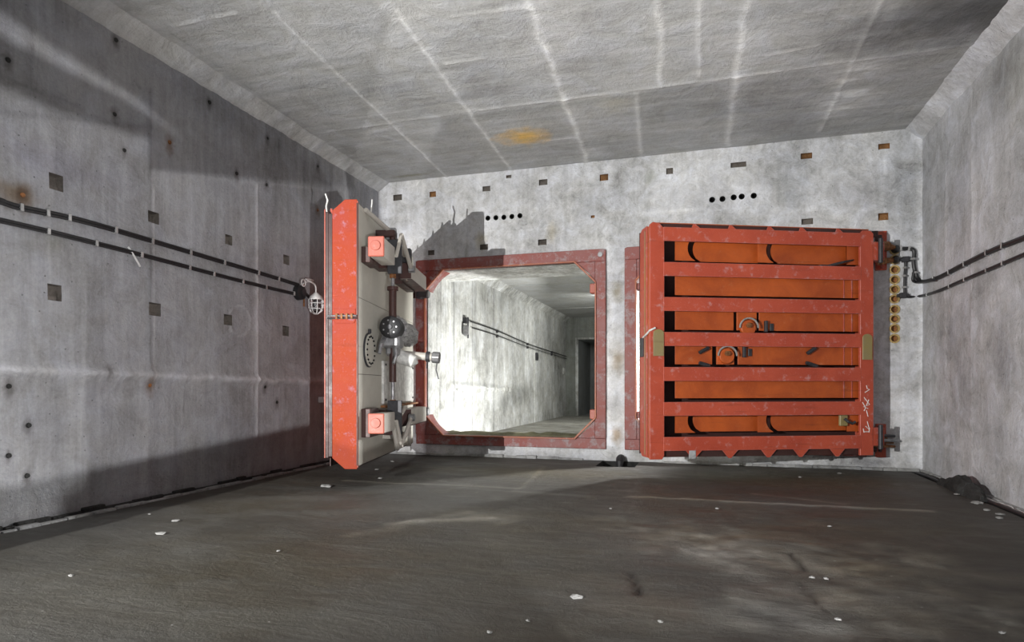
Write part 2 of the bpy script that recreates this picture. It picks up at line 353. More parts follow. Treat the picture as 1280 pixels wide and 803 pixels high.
# ------------------------------------------------------------------ LEFT WALL
lpk = [(70, 228, .15, .17), (68, 366, .15, .17), (192, 272, .16, .14), (193, 387, .18, .16), (286, 300, .14, .14), (285, 400, .16, .15), (358, 325, .15, .15), (357, 414, .16, .16)]
lh = []
for p in lpk: q = lW(*p[:2]); lh.append((q.y-p[2]/2, q.y+p[2]/2, q.z-p[3]/2, q.z+p[3]/2))
ties = [(10, 75, 1), (145, 50, 1), (143, 143, 1), (212, 178, 2), (262, 128, 1), (296, 217, 1), (334, 173, 1), (397, 208, 1), (333, 231, 1), (28, 244, 2), (397, 263, 2),
        (187, 482, 2), (331, 484, 1), (346, 503, 1), (36, 532, 1), (11, 483, 1), (34, 595, 1), (11, 570, 0), (155, 188, 0), (135, 463, 0)]
def seams_left(s):
    P = lambda px, py: (lW(px, py).y, lW(px, py).z)
    s.seam(P(-60, 461), P(470, 481), .045, .035, 1.35, .9, 1); s.seam(P(-60, 461), P(470, 478), .10, .012, 1.08, .9, 15)
    y1 = P(321, 300)[0]; y2 = P(187, 300)[0]
    s.seam((y1, P(321, 230)[1]), (y1, P(321, 545)[1]), .022, .018, 1.7, .2, 2)
    s.seam((y2, P(188, 470)[1]), (y2, P(188, 110)[1]), .03, .012, .75, .3, 3); s.seam((y2+.05, 1.5), (y2+.05, 3.9), .012, .012, 1.4, .5, 33)
    s.seam(P(187, 214), P(400, 236), .02, .01, 1.12, .4, 4)
    s.seam(P(0, 95), P(100, 135), .02, .006, .8, .4, 6); s.seam(P(0, 140), P(190, 160), .03, .006, .82, .4, 7)
    # round cast mark
    c = P(297, 401); r = np.hypot(s.u-c[0]-.05, s.v-c[1]); g = np.exp(-((r-.22)/.018)**2); s.h += .015*g; s.t *= (1+.25*g)[:, None]
    for i, (px, py, k) in enumerate(ties):
        s.stain(P(px, py), .035+.02*k, .06+.03*k, (.25, .22, .2) if k < 2 else (.42, .26, .14), .75, i, drip=.4)
    for i, (px, py, a, b, c, k) in enumerate([(110, 600, 1.0, .22, (.86, .88, .88), .6), (300, 560, 1.5, .2, (.86, .90, .89), .6), (260, 120, 1.2, .35, (.72, .73, .76), .6), (60, 200, .8, .2, (.8, .78, .84), .7),  # first two also paint shade into the lower shadow band
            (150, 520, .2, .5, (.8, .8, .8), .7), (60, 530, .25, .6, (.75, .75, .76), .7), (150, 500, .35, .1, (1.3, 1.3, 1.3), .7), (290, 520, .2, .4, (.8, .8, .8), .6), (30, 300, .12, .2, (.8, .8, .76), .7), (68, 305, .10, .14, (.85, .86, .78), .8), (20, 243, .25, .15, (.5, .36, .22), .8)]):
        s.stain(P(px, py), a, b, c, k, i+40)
    # mask above the lamp's upper shadow edge, not applied
    d = np.clip((s.v-(4.0+.27*(s.u-6.0)))/.15, 0, 1)
    s.h += (fb(s.u, s.v, 2, 3)-.5)*.03+(fb(s.u, s.v, 7, 3)-.5)*.008
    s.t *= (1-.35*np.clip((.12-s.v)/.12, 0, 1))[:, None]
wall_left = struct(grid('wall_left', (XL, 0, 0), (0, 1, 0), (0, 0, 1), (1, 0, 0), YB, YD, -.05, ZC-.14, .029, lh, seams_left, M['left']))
for h in lh: pocket(h, (XL, 0, 0), (0, 1, 0), (0, 0, 1), (1, 0, 0), wall_left, M['pocket'], .10)
for px, py, k in ties:
    q = lW(px, py); bm = B(); tube(bm, [q-Vector((.02, 0, 0)), q+Vector((.012, 0, 0))], [.035, .022], 8); obj('tie_rod_stub', bm, M['rustiron' if k == 2 else 'dirt'], wall_left)
# ------------------------------------------------------------------ RIGHT WALL
def seams_right(s):
    P = lambda px, py: (rW(px, py).y, rW(px, py).z)
    for i, (a, b, wd, br) in enumerate([((1182, 200), (1182, 590), .03, 1.15), ((1215, 150), (1215, 600), .03, 1.12), ((1160, 555), (1280, 575), .02, 1.1)]):
        s.seam(P(*a), P(*b), wd, .008, br, .6, i)
    for i, (px, py, a, b, c, k) in enumerate([(1200, 260, .35, 1.0, (.78, .78, .79), .8), (1250, 440, .3, .5, (.72, .72, .74), .8), (1240, 380, .3, .3, (1.22, 1.22, 1.22), .8), (1180, 480, .5, .4, (1.18, 1.18, 1.18), .8),
            (1190, 420, .15, .3, (.75, .75, .77), .8), (1262, 75, .7, .5, (.6, .6, .58), .8), (1275, 100, .5, .5, (.78, .77, .70), .7), (1250, 560, .4, .4, (.82, .82, .83), .8), (1225, 610, .5, .15, (.6, .6, .6), .8)]):
        s.stain(P(px, py), a, b, c, k, i+11)
    s.h += (fb(s.u, s.v, 2, 13)-.5)*.03
wall_right = struct(grid('wall_right', (XR, 0, 0), (0, 1, 0), (0, 0, 1), (-1, 0, 0), YB, YD, -.05, ZC-.17, .04, [], seams_right, M['right']))
# ------------------------------------------------------------------ CEILING + haunches
def seams_ceil(s):
    P = lambda px, py: (ce(px, py).x, ce(px, py).y)
    S = [((215, 32), (296, 15), .03, 1.5), ((343, 15), (560, 222), .035, 1.45), ((495, 12), (640, 214), .05, 1.6), ((400, 72), (560, 222), .03, 1.1), ((658, -5), (735, 205), .075, 1.6), ((823, -10), (828, 108), .07, 1.5),
         ((876, -10), (874, 98), .05, 1.5), ((936, -10), (910, 183), .08, 1.5), ((1105, -5), (1025, 165), .05, 1.4), ((795, 115), (803, 200), .06, 1.5),
         ((555, 80), (605, 73), .03, 1.4), ((600, 137), (720, 122), .035, 1.5), ((720, 122), (870, 103), .04, 1.4), ((870, 103), (1218, 55), .035, 1.4), ((955, 70), (1025, 56), .03, 1.5),
         ((400, 167), (600, 137), .025, 1.2), ((678, 176), (720, 172), .03, 1.5), ((560, 20), (660, 10), .03, 1.25), ((210, 37), (480, 232), .02, .8)]
    for i, (a, b, wd, br) in enumerate(S): s.seam(P(*a), P(*b), wd*.62, .012, 1+(br-1)*.85, .9, i)
    for i, (px, py, a, b, c, k) in enumerate([(655, 171, .42, .35, (1.75, 1.12, .35), 1.0), (700, 60, .6, 1.2, (.84, .83, .84), .8), (610, 110, .6, .8, (.80, .80, .82), .8), (700, 25, .35, .8, (1.25, 1.25, 1.25), .8),
            (960, 130, .9, .9, (.82, .82, .84), .8), (920, 120, .15, .8, (1.35, 1.35, 1.35), .8), (1000, 150, 1.1, .4, (.85, .85, .87), .8), (1200, 25, 1.4, .7, (.45, .45, .46), .9), (1250, 5, 1.2, .6, (.5, .5, .5), .9), (1065, 85, .5, .3, (1.3, 1.3, 1.3), .8), (1055, 130, .55, .35, (1.4, 1.4, 1.4), .8),
            (770, 130, .25, .3, (1.12, 1.08, .95), .8), (715, 140, .25, .4, (1.25, 1.25, 1.25), .8), (740, 190, .3, .25, (1.3, 1.3, 1.3), .8), (500, 130, .5, .6, (.85, .85, .84), .6), (310, 60, .6, .5, (.86, .86, .85), .6), (510, 220, .5, .08, (.6, .58, .45), .8), (860, 195, .8, .1, (.75, .74, .7), .8)]):
        s.stain(P(px, py), a, b, c, k, i+60)
    # troweled horizontal streaks
    s.t *= (1+.16*(fb(s.u*.5, s.v*5, 1.6, 31)-.5)*2)[:, None]
    # pale rubbed hatch near the right
    p = P(1060, 115); m = np.clip(1.3-np.abs(s.u-p[0])/.35, 0, 1)*np.clip(1.3-np.abs(s.v-p[1])/.9, 0, 1)*(np.clip(fb(s.u*.7, s.v*3, 2.5, 77)-.45, 0, .2)*5)
    s.t *= (1+.45*m)[:, None]
    s.h += (fb(s.u, s.v, 1.5, 23)-.5)*.02
ceiling = struct(grid('ceiling', (0, 0, ZC), (1, 0, 0), (0, 1, 0), (0, 0, -1), XL+.2, XR-.2, YB, YD, .032, [], seams_ceil, M['ceil']))
def haunch(name, x0, x1, z0, m, seed):
    L = math.hypot(x1-x0, ZC-z0); U = Vector(((x1-x0)/L, 0, (ZC-z0)/L)); V = Vector((0, 1, 0)); N = U.cross(V); 
    if N.z > 0: N = -N
    def fn(s):
        s.h += (fb(s.u*1.5, s.v, 2, seed)-.5)*.03+(fb(s.u, s.v, 9, seed)-.5)*.02
        s.t *= (1.18+.3*(fb(s.u, s.v, 5, seed+1)-.5))[:, None]
        s.t *= (1-.3*np.exp(-((s.v-(4.9 if seed == 1 else 6))/.01)**2))[:, None]
    return struct(grid(name, (x0, 0, z0), U, V, N, -.02, L+.02, YB, YD, .035, [], fn, m))
haunch('trim_1', XL, XL+.24, ZC-.16, M['ceil'], 1)
haunch('trim_2', XR, XR-.24, ZC-.19, M['right'], 2)
# back wall far behind the camera
bm = B(); box(bm, (XL-.3, YB-.2, -.1), (XR+.3, YB, ZC+.1)); struct(obj('wall_back', bm, M['right']))
# ------------------------------------------------------------------ FLOOR
gut = [(XR-.20, XR-.06, 4.0, YD-.12)]
dr = fl(770, 583); drh = (dr.x-.34, dr.x+.34, dr.y-.14, YD-.02)
def seams_floor(s):
    P = lambda px, py: (fl(px, py).x, fl(px, py).y)
    for i, (a, b, wd, br, h) in enumerate([((785, 621), (1170, 641), .05, 2.2, .01), ((940, 617), (1060, 631), .03, 1.8, .0), ((430, 601), (650, 612), .035, 1.9, .01), ((650, 612), (680, 583), .035, 1.5, .01), ((430, 671), (590, 640), .10, 1.5, .006),
            ((590, 645), (640, 655), .2, 1.5, 0), ((480, 655), (620, 650), .08, 1.6, .004), ((800, 745), (790, 715), .03, .5, -.02), ((1010, 715), (985, 690), .03, .45, -.015), ((1020, 755), (1000, 730), .03, .5, -.015), ((640, 614), (745, 622), .07, 1.4, 0)]):
        s.seam(P(*a), P(*b), wd, h, br**1.35, .8, i)
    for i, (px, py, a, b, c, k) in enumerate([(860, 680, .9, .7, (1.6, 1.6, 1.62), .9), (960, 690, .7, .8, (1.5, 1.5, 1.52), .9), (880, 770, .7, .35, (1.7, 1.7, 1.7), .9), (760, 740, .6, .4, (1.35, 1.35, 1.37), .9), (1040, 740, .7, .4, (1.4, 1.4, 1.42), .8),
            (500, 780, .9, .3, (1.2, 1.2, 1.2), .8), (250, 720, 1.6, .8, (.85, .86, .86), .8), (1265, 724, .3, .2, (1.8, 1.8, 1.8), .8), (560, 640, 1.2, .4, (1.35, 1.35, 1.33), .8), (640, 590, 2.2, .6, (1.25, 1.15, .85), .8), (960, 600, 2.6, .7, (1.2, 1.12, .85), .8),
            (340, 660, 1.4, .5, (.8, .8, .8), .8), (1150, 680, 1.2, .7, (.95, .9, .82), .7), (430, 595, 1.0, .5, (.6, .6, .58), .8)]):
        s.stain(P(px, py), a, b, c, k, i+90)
    rough = fb(s.u, s.v, 6, 55)
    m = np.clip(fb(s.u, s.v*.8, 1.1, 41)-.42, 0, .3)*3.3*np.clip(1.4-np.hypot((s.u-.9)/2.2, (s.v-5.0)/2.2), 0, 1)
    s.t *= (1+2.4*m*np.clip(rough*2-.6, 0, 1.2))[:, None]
    s.h += (fb(s.u, s.v, 1.2, 51)-.5)*.03+(fb(s.u, s.v, 6, 53)-.5)*.012*(1+2*m)
    s.h *= np.clip((s.u-XL-.05)/.5, 0.2, 1)
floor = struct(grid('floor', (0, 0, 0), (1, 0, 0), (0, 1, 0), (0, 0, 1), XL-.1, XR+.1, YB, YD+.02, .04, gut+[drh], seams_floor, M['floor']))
for h in gut+[drh]: pocket(h, (0, 0, 0), (1, 0, 0), (0, 1, 0), (0, 0, 1), floor, M['dirt'], .12, 'gutter' if h is gut[0] else 'drain_pit')
# kerb of mortar along the left wall, a run of uneven lengths
bm = B(); y = 3.0; xs = []
while y < YD:
    L = random.uniform(.12, .3); wdt = random.uniform(.045, .075); hz = random.uniform(.015, .04)
    box(bm, (XL+.075, y, -.01), (XL+.075+wdt, y+L, hz)); y += L*random.choice((1, 1, 1, 1.1))
struct(obj('baseboard_left', bm, M['kerb'], bevel=.008))
bm = B(); y = 3.0
while y < YD:
    L = random.uniform(.1, .4); box(bm, (XL-.01, y, -.01), (XL+random.uniform(.03, .06), y+L, random.uniform(.03, .075))); y += L
struct(obj('trim_3', bm, M['dirt'], bevel=.01))
# pale mortar strip at foot of the end wall
bm = B(); x = XL+.2
while x < XR-.1:
    L = random.uniform(.15, .5)
    if not (drh[0]-.05 < x < drh[1] or drh[0]-.05 < x+L < drh[1]): box(bm, (x, YD-random.uniform(.03, .07), -.01), (x+L, YD+.02, random.uniform(.03, .06)))
    x += L
struct(obj('baseboard_end', bm, M['kerb'], bevel=.01))
bm = B(); y = 6.0
while y < YD-.1:
    L = random.uniform(.15, .5); box(bm, (XR-random.uniform(.03, .06), y, -.02), (XR+.02, y+L, random.uniform(.02, .05))); y += L
struct(obj('baseboard_right', bm, M['kerb'], bevel=.01))
# ------------------------------------------------------------------ INNER TUNNELS
M['innert'] = concrete('inner_wall_concrete', (.62, .62, .59), .34, tint=True, sw=.35, mw=.7)
IX = -5.52; YF = 26.2
def seams_inner(s):
    P = lambda px, py: (cast(px, py, 0, IX).y, cast(px, py, 0, IX).z)
    for i, (px, p0, p1, wd, br) in enumerate([(567, 350, 540, .05, .55), (593, 345, 450, .16, .62), (590, 345, 540, .03, .6), (617, 345, 540, .035, .55), (640, 360, 530, .03, .8), (655, 380, 525, .03, .75)]):
        s.seam(P(px, p0), P(px, p1), wd, .012, br, .6, i)
    s.seam((YT, 1.42), (17.5, 1.30), .03, .03, 1.3, .9, 4); s.seam((YT, 1.50), (17.5, 1.38), .05, .0, .7, .9, 9)
    for i, (px, py, a, b, k) in enumerate([(600, 370, .4, .6, .7), (585, 400, .2, .5, .75), (610, 420, .3, .5, .75), (645, 495, 1.2, .4, .45), (630, 505, .5, .3, .5), (660, 490, 1.2, .4, .6), (560, 500, .08, .3, .6), (575, 440, .06, .15, .4), (585, 445, .05, .12, .4), (560, 395, .1, .2, .6), (625, 380, .5, .4, .7), (700, 440, 2, 1.0, .8), (560, 350, .5, .15, .7)]):
        s.stain(P(px, py), a, b, (k, k, k*.98), .8, i+7)
    s.t *= (.72+.5*fb(s.u, s.v*.3, 3, 5))[:, None]
def room(tag_, x0, x1, y1):
    for nm, vs4, m in ((f'wall_{tag_}_west', ((x0, YT, ZI), (x0, y1, ZI), (x0, y1, ZIC-.2), (x0, YT, ZIC-.2)), M['inner']),
                       (f'wall_{tag_}_east', ((x1, YT, ZI), (x1, y1, ZI), (x1, y1, ZIC), (x1, YT, ZIC)), M['inner']),
                       (f'ceiling_{tag_}', ((x0+.2, YT, ZIC), (x1, YT, ZIC), (x1, y1, ZIC), (x0+.2, y1, ZIC)), M['ceil2']),
                       (f'floor_{tag_}', ((x0, YT, ZI), (x1, YT, ZI), (x1, y1, ZI), (x0, y1, ZI)), M['innerfloor']),
                       (f'trim_haunch_{tag_}', ((x0, YT, ZIC-.2), (x0+.2, YT, ZIC), (x0+.2, y1, ZIC), (x0, y1, ZIC-.2)), M['inner'])):
        if nm == 'wall_inner_left_west': struct(grid(nm, (x0, 0, 0), (0, 1, 0), (0, 0, 1), (1, 0, 0), YT, y1, ZI, ZIC-.2, .04, [], seams_inner, M['innert'])); continue
        bm = B(); bm.faces.new([bm.verts.new(v) for v in vs4]); struct(obj(nm, bm, m))
M['ceil2'] = concrete('inner_ceiling_concrete', (.50, .50, .48), .15, streak=(.5, 6, 1), pit=False)
room('inner_left', IX, -1.52, YF); room('inner_right', -1.40, 2.9, 18.0)
# back faces of the thick wall inside the inner tunnels
bm = B()
def quad(bm, *v): bm.faces.new([bm.verts.new(q) for q in v])
for (x0, x1, O) in ((IX, -1.52, OL), (-1.40, 2.9, OR)):
    a, b, c, d = O[0], O[1], O[2]-.04, O[3]
    quad(bm, (x0, YT, ZI), (a, YT, ZI), (a, YT, ZIC), (x0, YT, ZIC)); quad(bm, (b, YT, ZI), (x1, YT, ZI), (x1, YT, ZIC), (b, YT, ZIC))
    quad(bm, (a, YT, ZI), (b, YT, ZI), (b, YT, c), (a, YT, c)); quad(bm, (a, YT, d), (b, YT, d), (b, YT, ZIC), (a, YT, ZIC))
struct(obj('wall_inner_front', bm, M['inner']))
bm = B(); quad(bm, (-1.4, 18, ZI), (2.9, 18, ZI), (2.9, 18, ZIC), (-1.4, 18, ZIC)); struct(obj('wall_inner_right_end', bm, M['inner']))
# far wall with its dark doorway
bm = B(); X0, X1, ZD = -4.98, -3.4, 3.38
quad(bm, (IX, YF, ZI), (X0, YF, ZI), (X0, YF, ZIC), (IX, YF, ZIC)); quad(bm, (X0, YF, ZD), (X1, YF, ZD), (X1, YF, ZIC), (X0, YF, ZIC)); quad(bm, (X1, YF, ZI), (-1.5, YF, ZI), (-1.5, YF, ZIC), (X1, YF, ZIC))
struct(obj('wall_far', bm, concrete('far_wall_concrete', (.30, .31, .28), .2)))
bm = B(); Y2 = YF+3
quad(bm, (X0, YF, ZI), (X0, Y2, ZI), (X0, Y2, ZD), (X0, YF, ZD)); quad(bm, (X1, YF, ZI), (X1, Y2, ZI), (X1, Y2, ZD), (X1, YF, ZD)); quad(bm, (X0, YF, ZD), (X1, YF, ZD), (X1, Y2, ZD), (X0, Y2, ZD))
quad(bm, (X0, Y2, ZI), (X1, Y2, ZI), (X1, Y2, ZD), (X0, Y2, ZD)); quad(bm, (X0, YF, ZI), (X1, YF, ZI), (X1, Y2, ZI), (X0, Y2, ZI))
struct(obj('wall_passage', bm, M['fardark']))
bm = B(); box(bm, (X0-.12, YF-.02, ZI), (X0, YF+.04, ZD+.08)); box(bm, (X0, YF-.02, ZD), (X1, YF+.04, ZD+.08)); struct(obj('trim_4', bm, M['inner'], bevel=.01))
# formwork joints on the inner left wall
wil = bpy.data.objects['wall_inner_left_west']
for px in (668, 692):
    y = cast(px, 450, 0, IX).y; bm = B(); box(bm, (IX-.01, y-.025, ZI), (IX+.018, y+.03, ZIC-.2)); obj('formwork_ridge', bm, M['inner'], wil, bevel=.006)
yy = cast(600, 470, 0, IX).y; bm = B()
y = YT
while y < 18:
    L = random.uniform(.1, .25); box(bm, (IX-.01, y, 1.26+random.uniform(-.03, .03)), (IX+random.uniform(.015, .04), y+L, 1.34+random.uniform(-.02, .04))); y += L
obj('pour_joint', bm, M['inner'], wil, bevel=.008)
ci = bpy.data.objects['ceiling_inner_left']
for y in (15.2, 17.4, 20, 23): 
    bm = B(); box(bm, (IX+.2, y-.03, ZIC-.012), (-1.5, y+.03, ZIC+.01)); obj('formwork_ridge', bm, M['ceil2'], ci)
# mortar and soil heaped on the sill behind the left frame
bm = B(); n = 60; vsx = [[bm.verts.new((OL[0]+.05+(OL[1]-OL[0]-.1)*i/n, YD+.15+.14*j, .36+(.10*math.sin(PI*j/7)*(.6+.6*vn(np.array(i*.35), np.array(j*.5), 1.0, 2))))) for j in range(8)] for i in range(n+1)]
for i in range(n):
    for j in range(7): bm.faces.new((vsx[i][j], vsx[i+1][j], vsx[i+1][j+1], vsx[i][j+1]))
o = obj('soil_heap', bm, concrete('olive_soil', (.20, .19, .11), .4, streak=(1, 1, 1), bumpk=3), None, smooth=True); tag(o, 'olive brown soil heaped along the sill of the open doorway', 'soil'); o['kind'] = 'stuff'
# ------------------------------------------------------------------ WORK LIGHT behind the camera, with added unseen sheets cut to shape its shadows
def Lp(p, k=.075): return LB+(Vector(p)-LB)*k
wl = thing('work_light', 'tripod work light with added shadow-shaping sheets, unseen behind the camera', 'lamp', (LB.x, LB.y, 0))
og = Vector((LB.x, LB.y, 0))
def sheet(pts, nm='gobo_sheet'):
    bm = B(); pts = [p-og for p in pts]; nrm = (pts[1]-pts[0]).cross(pts[2]-pts[0]).normalized()*.003
    a = [bm.verts.new(p) for p in pts]; b = [bm.verts.new(p+nrm) for p in pts]; bm.faces.new(a); bm.faces.new(b[::-1])
    for i in range(len(a)): bm.faces.new((a[i], a[(i+1) % len(a)], b[(i+1) % len(a)], b[i]))
    return obj(nm, bm, M['darksteel'], wl)
WL = lambda px, py: lW(px, py)
bot = [Vector((XL, 1.0, .19)), WL(0, 612), WL(385, 531), Vector((-4.5, 7.6, .49)), Vector((-5.36, 11.1, .50))]
for p, q in zip(bot, bot[1:]):
    a, b = Lp(p), Lp(q); sheet([a, b, Vector((b.x, b.y, .02)), Vector((a.x, a.y, .02))])
sheet([Lp(WL(*q)) for q in ((-70, 70), (0, 108), (60, 135), (187, 175), (187, 214), (386, 229), (440, 236), (440, 190), (245, 188), (160, 128), (0, 46), (-70, 8))])
sheet([Lp(WL(*q)) for q in ((-70, -40), (0, 15), (60, 55), (170, 123), (245, 187), (440, 215), (440, 20), (300, -120), (-70, -300))])
e0, e1 = Lp((-5.43, YD, -.2), .08), Lp((-5.43, YD, 7), .08); e2, e3 = Lp((4.0, YD, 7), .08), Lp((4.0, YD, -.2), .08)
sheet([e0, e1, e2, e3])
wl2 = thing('work_light', 'tripod work light with one added light-blocking sheet, unseen behind the camera on the left', 'lamp', (LA.x, LA.y, 0))
bm = B(); box(bm, (-.154, -.5, .5), (-.15, 1.65, LA.z+3.38*.15/1.2)); obj('gobo_sheet', bm, M['darksteel'], wl2)  # added blocker that keeps this lamp off the left wall
bm = B()
for a in range(3): tube(bm, [(0, -.18, 1.6), (.5*math.cos(a*2.1+.5), -.18+.5*math.sin(a*2.1+.5), 0)], .014, 8)
tube(bm, [(0, -.18, 1.5), (0, -.18, 2.0)], .02, 8); obj('tripod', bm, M['darksteel'], wl2)
bm = B(); tube(bm, [(0, -.26, 2.07), (0, -.10, 2.07), (0, -.06, 2.07)], [.06, .10, .12], 20); obj('lamp_housing', bm, M['steel'], wl2, smooth=True)
bm = B()
for a in range(3): tube(bm, [(0, -.18, .35), (.35*math.cos(a*2.1+.5), -.18+.35*math.sin(a*2.1+.5), 0)], .012, 8)
tube(bm, [(0, -.18, .33), (0, -.18, .42)], .02, 8); obj('tripod', bm, M['darksteel'], wl)
bm = B(); tube(bm, [(.06, -.22, .45), (.03, -.10, .45), (.02, -.06, .45)], [.06, .10, .12], 20); obj('lamp_housing', bm, M['steel'], wl, smooth=True)
# ------------------------------------------------------------------ STEEL DOOR FRAMES
def door_frame(label, O, left):
    x0, x1, z0, z1 = O; wd = .20; X0, X1, Z0, Z1 = x0-wd-.02, x1+wd, z0-.20, z1+.23
    t = thing('door_frame', label, 'door frame', ((x0+x1)/2, YD, Z0)); off = Vector(t.location)
    mp = lambda q: q-off
    y0, y1 = YD-.075, YD+.06
    def part(nm, poly, m=M['frame'], yy=(y0, y1)):
        bm = B(); prism(bm, [(p[0], yy[0], p[1]) for p in poly], (0, yy[1]-yy[0], 0), mp); return obj(nm, bm, m, t, bevel=.008)
    part('frame_top', [(X0, z1), (X1, z1), (X1, Z1-.02), (X1-.05, Z1), (X0+.05, Z1), (X0, Z1-.02)])
    part('frame_sill', [(X0, Z0), (X1, Z0), (X1, z0), (X0, z0)], yy=(YD-.05, y1))
    part('frame_post', [(X0, z0), (x0, z0), (x0, z1), (X0, z1)]); part('frame_post', [(x1, z0), (X1, z0), (X1, z1), (x1, z1)])
    c = .40
    for sx, xx in ((1, x0), (-1, x1)):
        for sz, zz in ((1, z0), (-1, z1)):
            n = 6; arc = [(xx+sx*(c*(1-math.sin(k*PI/2/n))*(.45+.0)+c*.55*(1-k/n)), zz+sz*(c*(1-math.cos(k*PI/2/n))*.45+c*.55*(k/n))) for k in range(n+1)]
            part('corner_gusset', [(xx, zz)]+arc, yy=(YD-.06, YD+.30))
    # raised inner sealing lip following the octagon
    lip = [(x0+c, z0), (x1-c, z0), (x1, z0+c), (x1, z1-c), (x1-c, z1), (x0+c, z1), (x0, z1-c), (x0, z0+c)]
    bm = B(); cx, cz = (x0+x1)/2, (z0+z1)/2
    for i in range(8):
        a, b = lip[i], lip[(i+1) % 8]
        def outw(p, k): d = Vector((p[0]-cx, p[1]-cz)).normalized()*k; return (p[0]+d.x, p[1]+d.y)
        poly = [a, b, outw(b, .035), outw(a, .035)]
        prism(bm, [(p[0], YD-.105, p[1]) for p in poly], (0, .05, 0), mp)
    obj('sealing_lip', bm, paint_lip, t, bevel=.006)
    # weld plate blobs and catches
    for z in (3.24, .87):
        bm = B(); box(bm, (x1-.10, YD-.06, z-.09), (x1+.02, YD+.12, z+.09), mp); obj('lock_strike', bm, M['capred'], t, bevel=.012)
        if left:
            bm = B(); tube(bm, [(x0-.08, YD-.16, z+.02), (x0+.10, YD-.16, z+.02)], .085, 16, mp=mp); box(bm, (x0-.14, YD-.22, z-.07), (x0-.04, YD-.02, z+.11), mp)
            obj('lock_catch', bm, M['darksteel'], t, bevel=.005)
            bm = B(); tube(bm, [(x0+.10, YD-.16, z+.02), (x0+.115, YD-.16, z+.02)], .06, 16, mp=mp); obj('catch_cap', bm, M['steel'], t)

        else:
            bm = B(); box(bm, (x0-.02, YD-.06, z-.06), (x0+.12, YD+.12, z+.06), mp); obj('lock_strike', bm, M['frame'], t, bevel=.01)
    bm = B(); tube(bm, [(x1+.10, YD-.10, z1+.12), (x1+.10, YD-.06, z1+.12)], .045, 14, mp=mp); obj('corner_boss', bm, M['steel'], t)
    return t
paint_lip = paint('lip_paint', (.42, .13, .055), (.36, .12, .08), wear=(.45, .38, .35), amount=.7, wearlo=.55)
fl_ = door_frame('worn red steel frame around the open doorway', OL, True)
fr_ = door_frame('worn red steel frame partly hidden behind the ribbed orange door', OR, False)
